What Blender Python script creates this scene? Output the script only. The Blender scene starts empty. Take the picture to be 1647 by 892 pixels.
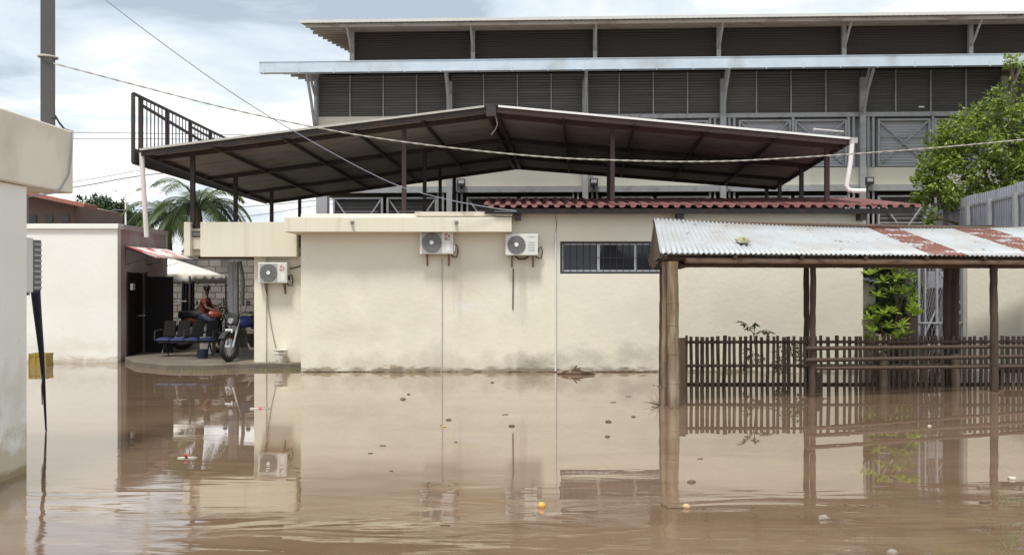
import bpy, math, random
from mathutils import Vector, Matrix
random.seed(7)
C = bpy.context.scene
COL = C.collection
R = math.radians
PI = math.pi
# ------------------------------------------------------------------ camera
F = 1500.0; CH = 2.1
def P(u, v, y):                       # photo measurement -> place in the world at distance y
    return Vector(((u-823.5)/F*y, y, CH-(v-446)/F*y))
cam = bpy.data.cameras.new('camera'); camo = bpy.data.objects.new('camera', cam); COL.objects.link(camo)
cam.sensor_width = 36; cam.lens = 36*F/1647; cam.clip_end = 5000; cam.clip_start = .05
camo.location = (0, 0, CH); camo.rotation_euler = (R(90), 0, 0)
C.camera = camo
# ------------------------------------------------------------------ sky and sun
SUN_EL, SUN_AZ = 67, 200             # azimuth clockwise from +Y : behind the camera, a little to the left
def nd(nt, t, **k):
    n = nt.nodes.new(t)
    for a, b in k.items(): setattr(n, a, b)
    return n
W = bpy.data.worlds.new('World'); C.world = W; W.use_nodes = True
nt = W.node_tree; nt.nodes.clear(); L = nt.links.new
out = nd(nt, 'ShaderNodeOutputWorld')
sky = nd(nt, 'ShaderNodeTexSky', sky_type='NISHITA', sun_disc=False, sun_elevation=R(SUN_EL), sun_rotation=R(SUN_AZ))
sky.air_density = 1.0; sky.dust_density = 2.0
bgA = nd(nt, 'ShaderNodeBackground'); bgA.inputs[1].default_value = .12; L(sky.outputs[0], bgA.inputs[0])
tc = nd(nt, 'ShaderNodeTexCoord'); sep = nd(nt, 'ShaderNodeSeparateXYZ'); L(tc.outputs['Generated'], sep.inputs[0])
def M(nt, op, a, b=None, c=None, clamp=False):
    n = nt.nodes.new('ShaderNodeMath'); n.operation = op; n.use_clamp = clamp
    for i, x in enumerate((a, b, c)):
        if x is None: continue
        if isinstance(x, (int, float)): n.inputs[i].default_value = x
        else: nt.links.new(x, n.inputs[i])
    return n.outputs[0]
zz = M(nt, 'ADD', M(nt, 'MAXIMUM', sep.outputs[2], 0.0), .16)
cx = M(nt, 'DIVIDE', sep.outputs[0], zz); cy = M(nt, 'DIVIDE', sep.outputs[1], zz)
cmb = nd(nt, 'ShaderNodeCombineXYZ'); L(cx, cmb.inputs[0]); L(cy, cmb.inputs[1]); cmb.inputs[2].default_value = 3.7
n1 = nd(nt, 'ShaderNodeTexNoise'); n1.inputs['Scale'].default_value = 1.25; n1.inputs['Detail'].default_value = 7
n1.inputs['Roughness'].default_value = .56; n1.inputs['Distortion'].default_value = .35; L(cmb.outputs[0], n1.inputs['Vector'])
cr = nd(nt, 'ShaderNodeValToRGB'); L(n1.outputs[0], cr.inputs[0])
e = cr.color_ramp.elements
e[0].position = .33; e[0].color = (.50, .58, .66, 1)
e[1].position = .56; e[1].color = (1.22, 1.22, 1.20, 1)
x = e.new(.41); x.color = (.74, .83, .91, 1)
x = e.new(.49); x.color = (.90, .97, 1.0, 1)
bgB = nd(nt, 'ShaderNodeBackground'); bgB.inputs[1].default_value = .98; L(cr.outputs[0], bgB.inputs[0])
mx = nd(nt, 'ShaderNodeMixShader'); mx.inputs[0].default_value = .86
L(bgA.outputs[0], mx.inputs[1]); L(bgB.outputs[0], mx.inputs[2]); L(mx.outputs[0], out.inputs[0])
sun = bpy.data.lights.new('sun', 'SUN'); sun.energy = 3.2; sun.angle = R(11); sun.color = (1, .96, .89)
so = bpy.data.objects.new('sun', sun); COL.objects.link(so); so.location = (0, -10, 30)
az, el = R(SUN_AZ), R(SUN_EL)
sd = Vector((math.sin(az)*math.cos(el), math.cos(az)*math.cos(el), math.sin(el)))
so.rotation_euler = sd.to_track_quat('Z', 'Y').to_euler()
C.view_settings.view_transform = 'Standard'; C.view_settings.look = 'None'
C.view_settings.exposure = 0.15; C.view_settings.gamma = 1
C.render.engine = 'CYCLES'

# ------------------------------------------------------------------ helpers
class MB:
    def __init__(s): s.v = []; s.f = []
    def add(s, vs, fs):
        o = len(s.v); s.v += [tuple(a) for a in vs]; s.f += [tuple(i+o for i in f) for f in fs]
    def box(s, x0, x1, y0, y1, z0, z1):
        s.add([(x0,y0,z0),(x1,y0,z0),(x1,y1,z0),(x0,y1,z0),(x0,y0,z1),(x1,y0,z1),(x1,y1,z1),(x0,y1,z1)],
              [(0,3,2,1),(4,5,6,7),(0,1,5,4),(1,2,6,5),(2,3,7,6),(3,0,4,7)]); return s
    def beam(s, p, q, w, h, up=(0,0,1)):
        p = Vector(p); q = Vector(q); d = (q-p).normalized(); up = Vector(up)
        if abs(d.dot(up)) > .98: up = Vector((0,1,0)) if abs(d.y) < .9 else Vector((1,0,0))
        a = d.cross(up).normalized()*(w/2); b = a.cross(d).normalized()*(h/2)
        vs = [p-a-b, p+a-b, p+a+b, p-a+b, q-a-b, q+a-b, q+a+b, q-a+b]
        s.add(vs, [(3,2,1,0),(4,5,6,7),(0,1,5,4),(1,2,6,5),(2,3,7,6),(3,0,4,7)]); return s
    def tube(s, pts, r, n=8, cap=True):
        pts = [Vector(p) for p in pts]; m = len(pts)
        rs = r if isinstance(r, (list, tuple)) else [r]*m
        vs = []; ref = None
        for i, p in enumerate(pts):
            d = (pts[min(i+1, m-1)]-pts[max(i-1, 0)]).normalized()
            if ref is None:
                ref = Vector((0,0,1)) if abs(d.z) < .9 else Vector((1,0,0))
            a = d.cross(ref).normalized(); b = a.cross(d).normalized(); ref = b if True else ref
            for k in range(n):
                t = 2*PI*k/n; vs.append(p + a*math.cos(t)*rs[i] + b*math.sin(t)*rs[i])
        fs = []
        for i in range(m-1):
            for k in range(n):
                k2 = (k+1) % n
                fs.append((i*n+k, (i+1)*n+k, (i+1)*n+k2, i*n+k2))
        if cap: fs.append(tuple(range(n))); fs.append(tuple((m-1)*n+k for k in reversed(range(n))))
        s.add(vs, fs); return s
    def quad(s, a, b, c, d): s.add([a,b,c,d], [(0,1,2,3)]); return s
    def disc(s, c, axis, r, n=20, th=.01):
        c = Vector(c); ax = Vector(axis).normalized(); s.tube([c-ax*th/2, c+ax*th/2], r, n); return s
    def ring(s, c, axis, r, t, n=20, m=6):
        c = Vector(c); ax = Vector(axis).normalized()
        a = ax.orthogonal().normalized(); b = ax.cross(a); vs = []; fs = []
        for i in range(n):
            th = 2*PI*i/n; d = a*math.cos(th)+b*math.sin(th)
            for k in range(m):
                ph = 2*PI*k/m; vs.append(c + d*(r+t*math.cos(ph)) + ax*t*math.sin(ph))
        for i in range(n):
            for k in range(m):
                i2 = (i+1) % n; k2 = (k+1) % m
                fs.append((i*m+k, i2*m+k, i2*m+k2, i*m+k2))
        s.add(vs, fs); return s
    def blob(s, c, rx, ry, rz, n=8, m=5, j=.15, rnd=None):
        rnd = rnd or random; c = Vector(c); vs = [c+Vector((0,0,rz))]; fs = []
        for i in range(1, m):
            ph = PI*i/m
            for k in range(n):
                th = 2*PI*k/n; q = 1+rnd.uniform(-j, j)
                vs.append(c+Vector((rx*q*math.sin(ph)*math.cos(th), ry*q*math.sin(ph)*math.sin(th), rz*q*math.cos(ph))))
        vs.append(c-Vector((0,0,rz)))
        for k in range(n): fs.append((0, 1+k, 1+(k+1) % n))
        for i in range(m-2):
            for k in range(n):
                a = 1+i*n+k; b = 1+i*n+(k+1) % n; fs.append((a, a+n, b+n, b))
        e0 = len(vs)-1; o = 1+(m-2)*n
        for k in range(n): fs.append((e0, o+(k+1) % n, o+k))
        s.add(vs, fs); return s
WL = {}
def mesh_obj(name, mb, mat, smooth):
    me = bpy.data.meshes.new(name); me.from_pydata(mb.v, [], mb.f); me.materials.append(mat)
    if smooth: me.polygons.foreach_set('use_smooth', [True]*len(me.polygons))
    return me
def build(name, mb, mat, parent=None, smooth=False, bevel=0, kind=None, label=None):
    vs = mb.v; n = len(vs)
    lo = [min(v[i] for v in vs) for i in range(3)]; hi = [max(v[i] for v in vs) for i in range(3)]
    c = Vector(((lo[0]+hi[0])/2, (lo[1]+hi[1])/2, lo[2]))
    mb.v = [(v[0]-c[0], v[1]-c[1], v[2]-c[2]) for v in vs]
    o = bpy.data.objects.new(name, mesh_obj(name, mb, mat, smooth)); COL.objects.link(o)
    o.location = c - (WL[parent.name] if parent else Vector((0,0,0)))
    WL[o.name] = c
    if parent: o.parent = parent
    if bevel:
        b = o.modifiers.new('bevel', 'BEVEL'); b.width = bevel; b.segments = 2; b.limit_method = 'ANGLE'
    if smooth and hasattr(o.data, 'set_sharp_from_angle'): o.data.set_sharp_from_angle(angle=R(50))
    if kind: o['kind'] = kind
    if label: o['label'] = label
    return o
def again(src, loc, parent, rot=None, scale=None):       # another piece sharing the mesh of src; loc in the frame of the thing
    o = src.copy(); COL.objects.link(o); o.parent = parent
    o.location = Vector(loc) - WL[parent.name]; WL[o.name] = Vector(loc)
    if rot is not None: o.rotation_euler = rot
    if scale is not None: o.scale = scale
    return o
def tag(o, label, cat, group=None):
    o['label'] = label; o['category'] = cat
    if group: o['group'] = group
    return o
def thing(name, label, cat, loc=(0,0,0), rz=0, group=None, local=False):
    o = bpy.data.objects.new(name, None); COL.objects.link(o); o.location = loc; o.rotation_euler = (0,0,rz)
    o.empty_display_size = .2
    WL[o.name] = Vector((0,0,0)) if local else Vector(loc)
    return tag(o, label, cat, group)
def copy_tree(o, parent=None):
    c = o.copy(); COL.objects.link(c)
    if parent: c.parent = parent
    for ch in [k for k in list(C.objects) if k.parent == o]: copy_tree(ch, c)
    return c
def struct(name, mb, mat, smooth=False, bevel=0):
    return build(name, mb, mat, None, smooth, bevel, kind='structure')

# ------------------------------------------------------------------ materials
def mat(name, col, rough=.7, var=.12, scale=6, metal=0, bump=.0, bscale=40, col2=None, c2scale=2.0, c2lo=.5, c2hi=.65, stretch=(1,1,1), island=0, spec=None):
    m = bpy.data.materials.new(name); m.use_nodes = True; nt = m.node_tree; b = nt.nodes['Principled BSDF']; L = nt.links.new
    b.inputs['Roughness'].default_value = rough; b.inputs['Metallic'].default_value = metal
    if spec is not None: b.inputs['Specular IOR Level'].default_value = spec
    g = nd(nt, 'ShaderNodeNewGeometry'); mp = nd(nt, 'ShaderNodeMapping'); mp.inputs['Scale'].default_value = stretch
    L(g.outputs['Position'], mp.inputs[0])
    n = nd(nt, 'ShaderNodeTexNoise'); n.inputs['Scale'].default_value = scale; n.inputs['Detail'].default_value = 5; L(mp.outputs[0], n.inputs['Vector'])
    k = M(nt, 'MULTIPLY_ADD', n.outputs[0], var*2.2, 1-var*1.1)
    if island:
        k = M(nt, 'MULTIPLY', k, M(nt, 'MULTIPLY_ADD', g.outputs['Random Per Island'], island*2, 1-island))
    base = None
    if col2:
        n2 = nd(nt, 'ShaderNodeTexNoise'); n2.inputs['Scale'].default_value = c2scale; n2.inputs['Detail'].default_value = 6; L(mp.outputs[0], n2.inputs['Vector'])
        mr = nd(nt, 'ShaderNodeMapRange'); mr.inputs['From Min'].default_value = c2lo; mr.inputs['From Max'].default_value = c2hi; L(n2.outputs[0], mr.inputs[0])
        mi = nd(nt, 'ShaderNodeMix', data_type='RGBA'); mi.inputs[6].default_value = (*col, 1); mi.inputs[7].default_value = (*col2, 1); L(mr.outputs[0], mi.inputs[0])
        base = mi.outputs[2]
    vm = nd(nt, 'ShaderNodeVectorMath', operation='SCALE')
    if base: L(base, vm.inputs[0])
    else: vm.inputs[0].default_value = col
    L(k, vm.inputs['Scale']); L(vm.outputs[0], b.inputs['Base Color'])
    if bump:
        n3 = nd(nt, 'ShaderNodeTexNoise'); n3.inputs['Scale'].default_value = bscale; n3.inputs['Detail'].default_value = 4; L(mp.outputs[0], n3.inputs['Vector'])
        bp = nd(nt, 'ShaderNodeBump'); bp.inputs['Distance'].default_value = bump; L(n3.outputs[0], bp.inputs['Height']); L(bp.outputs[0], b.inputs['Normal'])
    m['x'] = 1; del m['x']
    return m
def stains(m, lst):
    """marks with a shape of their own: (cx, cz, a, b, colour, strength, noise scale xyz, lo, hi) in the wall's X/Z"""
    nt = m.node_tree; L = nt.links.new; b = nt.nodes['Principled BSDF']
    src = b.inputs['Base Color'].links[0].from_socket
    g = nd(nt, 'ShaderNodeNewGeometry'); sp = nd(nt, 'ShaderNodeSeparateXYZ'); L(g.outputs['Position'], sp.inputs[0])
    for cx, cz, a, bb, colr, st, sc, lo, hi in lst:
        dx = M(nt, 'DIVIDE', M(nt, 'SUBTRACT', sp.outputs[0], cx), a); dz = M(nt, 'DIVIDE', M(nt, 'SUBTRACT', sp.outputs[2], cz), bb)
        r2 = M(nt, 'ADD', M(nt, 'MULTIPLY', dx, dx), M(nt, 'MULTIPLY', dz, dz))
        fall = M(nt, 'SUBTRACT', 1.0, M(nt, 'SQRT', r2), clamp=True)
        mp = nd(nt, 'ShaderNodeMapping'); mp.inputs['Scale'].default_value = sc; L(g.outputs['Position'], mp.inputs[0])
        n = nd(nt, 'ShaderNodeTexNoise'); n.inputs['Scale'].default_value = 1; n.inputs['Detail'].default_value = 6; n.inputs['Roughness'].default_value = .6
        L(mp.outputs[0], n.inputs['Vector'])
        k = M(nt, 'ADD', n.outputs[0], M(nt, 'MULTIPLY', M(nt, 'SUBTRACT', fall, .5), .45))
        mr = nd(nt, 'ShaderNodeMapRange'); mr.inputs['From Min'].default_value = lo; mr.inputs['From Max'].default_value = hi; L(k, mr.inputs[0])
        fac = M(nt, 'MULTIPLY', M(nt, 'MULTIPLY', mr.outputs[0], M(nt, 'MULTIPLY', fall, 3.0, clamp=True)), st)
        mi = nd(nt, 'ShaderNodeMix', data_type='RGBA'); L(fac, mi.inputs[0]); L(src, mi.inputs[6]); mi.inputs[7].default_value = (*colr, 1)
        src = mi.outputs[2]
    L(src, b.inputs['Base Color'])
    return m
beige = mat('cream_plaster', (.80,.755,.635), .85, .05, 1.3, bump=.006, bscale=9)
GREY=(.30,.28,.25); BRN=(.28,.2,.12)
stains(beige, [
    (.5, .12, 1.5, .55, (.17,.155,.14), .75, (2.2,1,3.5), .44, .85),
    (.45, .1, .6, .4, (.08,.072,.065), .5, (4,1,6), .48, .8),
    (2.3, .3, 2.2, .5, (.42,.40,.36), .55, (1.6,1,2.5), .42, .7),
    (-1.6, .2, .7, .7, (.33,.31,.27), .45, (3,1,2), .4, .8),
    (-3.6, .9, 1.8, .45, (.52,.45,.28), .4, (.9,1,2.5), .4, .8),
    (-1.2, 1.9, .28, 1.6, (.50,.45,.36), .4, (9,1,.6), .46, .7), (.25, 1.7, .3, 1.3, (.48,.44,.37), .4, (9,1,.6), .46, .7),
    (-4.2, .05, .9, .15, (.33,.25,.15), .9, (5,1,11), .56, .60),
    (-2.5, .06, 1.1, .17, (.33,.25,.15), .9, (4,1,11), .54, .58),
    (-2.5, 1.5, 4.5, 1.7, (.60,.56,.47), .35, (1.3,1,1.6), .42, .75),
    (5, 1.2, 5, 1.5, (.62,.585,.51), .35, (1.1,1,1.7), .42, .75),
    (-2.0, .15, 9, .42, (.50,.45,.35), .5, (2.5,1,2.5), .38, .75),
    (0, .0, 14, .14, (.22,.18,.13), .85, (3,1,12), .38, .6),
    (-.95, 1.45, .5, .3, (.78,.78,.80), .45, (3,1,5), .50, .66),
    (5, 3.0, 9, 1.4, (.62,.58,.50), .30, (.6,1,.8), .4, .7),
    (-1.0, 2.2, 1.0, .9, (.60,.53,.42), .35, (1,1,.7), .4, .8),
])
beige_top = mat('cream_painted_concrete', (.76,.715,.58), .85, .05, 1.5, bump=.004, bscale=12, col2=(.62,.56,.42), c2scale=1.0, c2lo=.55, c2hi=.8, stretch=(6,1,.35))
kerb_m = mat('weathered_cream_concrete', (.66,.61,.50), .9, .1, 3, col2=(.35,.31,.25), c2scale=3, c2lo=.5, c2hi=.75, bump=.004)
whitew = mat('white_plaster', (.86,.85,.80), .85, .035, .8, bump=.004, bscale=8)
stains(whitew, [(-12, .35, 9, .5, (.66,.62,.53), .5, (2,2,3), .42, .75), (-13, 1.8, 9, 1.8, (.78,.76,.70), .5, (.8,1,1.1), .4, .7), (-9, .0, 9, .22, (.45,.38,.26), .7, (3,3,9), .38, .6), (-5.3, .25, 2, .5, (.5,.45,.33), .6, (3,3,4), .42, .65)])
pinkshade = mat('pinkish_shaded_plaster', (.52,.49,.49), .85, .06, 1.5, col2=(.46,.33,.33), c2scale=.8, c2lo=.45, c2hi=.6)  # pinkish plaster of the white building's side, its shade greyed into the colour
concrete = mat('concrete_floor', (.13,.11,.088), .8, .2, 2.5, col2=(.2,.16,.12), c2scale=1.2, bump=.01, bscale=15)  # wet floor; colour also darkened to stand in for the courtyard's shade
blockm = mat('concrete_block', (.27,.245,.22), .95, .2, 3, bump=.01, bscale=30, island=.1)
mortar = mat('mortar', (.20,.18,.16), .95, .15, 6)
darksteel = mat('dark_brown_steel', (.04,.033,.033), .6, .2, 8, col2=(.075,.042,.034), c2scale=5)
redsteel = mat('oxide_red_steel', (.085,.047,.045), .55, .2, 5)
sheetm = mat('grey_roof_sheet_underside', (.25,.235,.225), .65, .12, 2, col2=(.19,.165,.155), c2scale=1.5, stretch=(1,3,1))
whitetrim = mat('white_painted_trim', (.82,.82,.80), .5, .04, 5)
galv = mat('galvanised_gutter', (.58,.66,.74), .42, .13, 2.2, metal=.35, col2=(.44,.48,.50), c2scale=.9, c2lo=.5, c2hi=.7)
hallsteel = mat('grey_painted_steel', (.38,.385,.395), .55, .12, 4, col2=(.26,.22,.19), c2scale=3, c2lo=.55, c2hi=.75)
halldark2 = mat('dark_clerestory_metal', (.06,.05,.047), .7, .2, 2.5, stretch=(.4,1,6))
halldark = mat('dark_louver_metal', (.155,.15,.145), .7, .3, 1.2, stretch=(.5,1,7), col2=(.19,.18,.17), c2scale=.7, c2lo=.52, c2hi=.75)
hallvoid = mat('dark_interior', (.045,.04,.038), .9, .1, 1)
hallsheet = mat('pale_grey_ribbed_sheet', (.42,.42,.445), .6, .07, 2)
hallbeige = mat('hall_cream_wall', (.72,.68,.57), .85, .05, 1)
soffit = mat('weathered_roof_soffit', (.36,.33,.30), .7, .15, 2.5, col2=(.2,.14,.11), c2scale=2.2, c2lo=.55, c2hi=.7, stretch=(.5,2,2))
rooftop = mat('pale_roof_sheet', (.6,.6,.58), .5, .1, 3)
redroof = mat('red_roof_sheet', (.24,.105,.10), .65, .16, 4, col2=(.18,.09,.085), c2scale=2)
pvc = mat('white_pvc', (.80,.74,.72), .45, .05, 4)
acw = mat('white_ac_casing', (.70,.70,.67), .5, .04, 6)
acg = mat('grey_fan_grille', (.17,.17,.175), .55, .06, 10)
acp = mat('grey_ac_panel', (.40,.40,.39), .5, .05, 10)
redp = mat('red_print', (.5,.04,.045), .5, .02, 4)
pinkp = mat('faded_red_print', (.62,.33,.33), .5, .05, 4)
black = mat('black_rubber', (.02,.02,.021), .6, .1, 10)
ironm = mat('black_iron', (.035,.035,.04), .5, .1, 10)
rustm = mat('rusty_bracket', (.20,.12,.07), .8, .3, 12)
alu = mat('grey_aluminium_frame', (.52,.53,.55), .4, .05, 10, metal=.3)
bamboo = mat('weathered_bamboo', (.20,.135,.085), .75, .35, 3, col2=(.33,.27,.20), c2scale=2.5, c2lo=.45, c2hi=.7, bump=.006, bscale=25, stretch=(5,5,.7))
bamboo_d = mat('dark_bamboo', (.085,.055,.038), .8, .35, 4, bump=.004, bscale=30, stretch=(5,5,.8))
bamboo_b = mat('bamboo_beam', (.28,.19,.13), .75, .25, 3, col2=(.15,.09,.06), c2scale=2, stretch=(.8,5,5), bump=.004)
slatm = mat('weathered_grey_brown_slat', (.135,.098,.07), .85, .35, 4, col2=(.06,.044,.033), c2scale=3, stretch=(6,6,1.2), bump=.003)
greyfence = mat('grey_corrugated_fence', (.40,.40,.46), .6, .1, 1.5, stretch=(3,3,.6), col2=(.33,.31,.33), c2scale=1.2)
barkm = mat('bark', (.16,.12,.085), .9, .25, 8, bump=.01, bscale=25)
stonem = mat('stone', (.26,.22,.18), .85, .2, 20, bump=.01)
orangem = mat('orange_fruit_skin', (.70,.36,.09), .5, .1, 12)
yellowm = mat('yellow_plastic', (.33,.235,.05), .5, .15, 10)
buckm = mat('white_plastic', (.72,.70,.64), .5, .1, 9, col2=(.45,.4,.33), c2scale=6)
clothw = mat('white_tent_cloth', (.80,.76,.68), .8, .06, 4)
bluep = mat('blue_paint', (.025,.05,.20), .35, .08, 8)
orangep = mat('orange_red_paint', (.26,.055,.025), .35, .08, 8)
seatblue = mat('blue_seat_plastic', (.03,.045,.14), .5, .1, 8)  # blue darkened in the colour for the shade of the courtyard
chrome = mat('bright_metal', (.7,.7,.72), .25, .05, 8, metal=.8)
skinm = mat('brown_skin', (.13,.065,.045), .6, .05, 8)
hairm = mat('black_hair', (.012,.01,.01), .6, .1, 20)
shirtm = mat('orange_red_shirt', (.17,.042,.024), .85, .08, 12)
trousm = mat('dark_trousers', (.05,.055,.09), .85, .08, 12)
navy = mat('navy_cloth', (.03,.045,.12), .8, .15, 10)
debris_m = mat('wet_bark_debris', (.13,.09,.06), .8, .3, 15)
ropem = mat('grey_white_cable', (.42,.40,.36), .7, .1, 12)
wirem = mat('dark_wire', (.14,.15,.18), .6, .05, 12)
greypole = mat('dark_grey_metal_pole', (.075,.07,.068), .6, .1, 4)
farwall = mat('far_brown_wall', (.17,.12,.10), .9, .12, 2)

def leafmat(name, a, b, tr=.35):
    m = bpy.data.materials.new(name); m.use_nodes = True; nt = m.node_tree; L = nt.links.new; p = nt.nodes['Principled BSDF']
    g = nd(nt, 'ShaderNodeNewGeometry'); oi = nd(nt, 'ShaderNodeObjectInfo')
    n = nd(nt, 'ShaderNodeTexNoise'); n.inputs['Scale'].default_value = 1.1; L(g.outputs['Position'], n.inputs['Vector'])
    k = M(nt, 'ADD', M(nt, 'MULTIPLY', g.outputs['Random Per Island'], .45), M(nt, 'MULTIPLY', oi.outputs['Random'], .25))
    k = M(nt, 'ADD', k, M(nt, 'MULTIPLY_ADD', n.outputs[0], 1.3, -.5), clamp=True)
    mi = nd(nt, 'ShaderNodeMix', data_type='RGBA'); mi.inputs[6].default_value = (*a,1); mi.inputs[7].default_value = (*b,1); L(k, mi.inputs[0])
    L(mi.outputs[2], p.inputs['Base Color']); p.inputs['Roughness'].default_value = .45
    t = nd(nt, 'ShaderNodeBsdfTranslucent'); L(mi.outputs[2], t.inputs[0]); ms = nd(nt, 'ShaderNodeMixShader'); ms.inputs[0].default_value = tr
    L(p.outputs[0], ms.inputs[1]); L(t.outputs[0], ms.inputs[2]); L(ms.outputs[0], nt.nodes['Material Output'].inputs[0])
    return m
leaf_tree = leafmat('citrus_tree_leaf', (.035,.08,.016), (.31,.39,.055), .3)
leaf_bush = leafmat('broad_leaf', (.22,.36,.04), (.50,.62,.10), .4)
leaf_far = leafmat('far_tree_leaf', (.03,.055,.02), (.06,.10,.03), .15)
leaf_palm = leafmat('palm_leaf', (.05,.085,.03), (.12,.17,.06), .3)
leaf_dull = leafmat('small_dull_leaf', (.06,.11,.03), (.13,.2,.05), .3)
grassm = leafmat('grass_blade', (.12,.17,.05), (.30,.32,.14), .3)

def per_object(m, a):            # each piece its own tone
    nt = m.node_tree; L = nt.links.new; b = nt.nodes['Principled BSDF']; src = b.inputs['Base Color'].links[0].from_socket
    oi = nd(nt, 'ShaderNodeObjectInfo'); vm = nd(nt, 'ShaderNodeVectorMath', operation='SCALE'); L(src, vm.inputs[0])
    L(M(nt, 'MULTIPLY_ADD', oi.outputs['Random'], 2*a, 1-a), vm.inputs['Scale']); L(vm.outputs[0], b.inputs['Base Color'])
per_object(slatm, .28); per_object(halldark, .14); per_object(blockm, .15); per_object(bamboo_d, .2)
# tin roof of the shelter
def tin(name, rust):
    m = mat(name, (.39,.415,.435), .5, .18, 3, metal=.1)
    nt = m.node_tree; L = nt.links.new; b = nt.nodes['Principled BSDF']; src = b.inputs['Base Color'].links[0].from_socket
    g = nd(nt, 'ShaderNodeNewGeometry')
    def lay(src, sc, lo, hi, colr, st=1, rgh=.6):
        mp = nd(nt, 'ShaderNodeMapping'); mp.inputs['Scale'].default_value = sc; L(g.outputs['Position'], mp.inputs[0])
        n = nd(nt, 'ShaderNodeTexNoise'); n.inputs['Scale'].default_value = 1; n.inputs['Detail'].default_value = 7; n.inputs['Roughness'].default_value = rgh; L(mp.outputs[0], n.inputs['Vector'])
        mr = nd(nt, 'ShaderNodeMapRange'); mr.inputs['From Min'].default_value = lo; mr.inputs['From Max'].default_value = hi; mr.inputs['To Max'].default_value = st; L(n.outputs[0], mr.inputs[0])
        mi = nd(nt, 'ShaderNodeMix', data_type='RGBA'); L(mr.outputs[0], mi.inputs[0]); L(src, mi.inputs[6]); mi.inputs[7].default_value = (*colr,1)
        return mi.outputs[2]
    if rust:
        src = lay(src, (1.6,4.5,8), .42, .48, (.17,.06,.038), 1, .7)
        src = lay(src, (9,9,9), .60, .68, (.12,.05,.035), 1)
    else:
        src = lay(src, (1.5,1.5,3), .45, .7, (.34,.30,.25), .6)
        src = lay(src, (6,4,9), .62, .68, (.20,.11,.075), .8)
    L(src, b.inputs['Base Color'])
    return m
tin_ok = tin('galvanised_tin', False); tin_rust = tin('rusted_tin', True)
# window glass
glassm = bpy.data.materials.new('dark_window_glass'); glassm.use_nodes = True
b = glassm.node_tree.nodes['Principled BSDF']; b.inputs['Base Color'].default_value = (.03,.032,.04,1); b.inputs['Roughness'].default_value = .05
# muddy water
wm = bpy.data.materials.new('muddy_flood_water'); wm.use_nodes = True; nt = wm.node_tree; L = nt.links.new; b = nt.nodes['Principled BSDF']
b.inputs['Roughness'].default_value = .01; b.inputs['IOR'].default_value = 1.42; b.inputs['Coat Weight'].default_value = .65; b.inputs['Coat Roughness'].default_value = .01; b.inputs['Coat IOR'].default_value = 1.33
g = nd(nt, 'ShaderNodeNewGeometry'); sp = nd(nt, 'ShaderNodeSeparateXYZ'); L(g.outputs['Position'], sp.inputs[0])
def wn(sc, detail=4, rough=.5, dist=0):
    mp = nd(nt, 'ShaderNodeMapping'); mp.inputs['Scale'].default_value = sc; L(g.outputs['Position'], mp.inputs[0])
    n = nd(nt, 'ShaderNodeTexNoise'); n.inputs['Scale'].default_value = 1; n.inputs['Detail'].default_value = detail; n.inputs['Roughness'].default_value = rough
    n.inputs['Distortion'].default_value = dist; L(mp.outputs[0], n.inputs['Vector']); return n.outputs[0]
def mr_(x, a, bb, c=0, d=1, smooth=True):
    m_ = nd(nt, 'ShaderNodeMapRange'); m_.interpolation_type = 'SMOOTHSTEP' if smooth else 'LINEAR'
    for i, q in enumerate((a, bb, c, d)): m_.inputs[i+1].default_value = q
    L(x, m_.inputs[0]); return m_.outputs[0]
big = wn((.28,.45,1), 3)
near = mr_(M(nt, 'ADD', sp.outputs[1], M(nt, 'MULTIPLY_ADD', big, 5.0, -2.5)), 10.0, 7.8)
leftfar = M(nt, 'MULTIPLY', mr_(sp.outputs[0], -2.6, -4.6), mr_(sp.outputs[1], 15.5, 12.0))
patch = mr_(wn((.5,1.6,1), 3, .5, .4), .46, .60)
nearp = M(nt, 'MULTIPLY', M(nt, 'MAXIMUM', near, M(nt, 'MULTIPLY', leftfar, .5)), M(nt, 'MULTIPLY_ADD', patch, .85, .15))
rip = M(nt, 'MULTIPLY', wn((2.4,7.0,1), 6, .6, .8), M(nt, 'MULTIPLY', nearp, .0028))
swell = M(nt, 'MULTIPLY', wn((.6,1.9,1), 2, .45, 1.2), M(nt, 'MULTIPLY_ADD', near, .010, .0002))
tiny = M(nt, 'MULTIPLY', wn((3,9,1), 2, .5), .00010)
hgt = M(nt, 'ADD', M(nt, 'ADD', rip, swell), tiny)
bp = nd(nt, 'ShaderNodeBump'); bp.inputs['Distance'].default_value = 1.0; bp.inputs['Strength'].default_value = 1.0
L(hgt, bp.inputs['Height']); L(bp.outputs[0], b.inputs['Normal']); L(bp.outputs[0], b.inputs['Coat Normal'])
mi = nd(nt, 'ShaderNodeMix', data_type='RGBA'); mi.inputs[6].default_value = (.170,.112,.070,1); mi.inputs[7].default_value = (.225,.155,.100,1)
L(mr_(wn((.35,1.1,1), 6, .65, 1.0), .34, .66), mi.inputs[0])
mi2 = nd(nt, 'ShaderNodeMix', data_type='RGBA'); mi2.inputs[7].default_value = (.30,.235,.165,1); L(mi.outputs[2], mi2.inputs[6])
L(M(nt, 'MULTIPLY', mr_(wn((.9,6.5,1), 7, .7, 1.5), .60, .70), .35), mi2.inputs[0]); L(mi2.outputs[2], b.inputs['Base Color'])
scum = mr_(wn((1.6,11,1), 8, .75, 2.0), .655, .70)
L(M(nt, 'MULTIPLY_ADD', scum, .2, .01), b.inputs['Roughness'])

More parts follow.
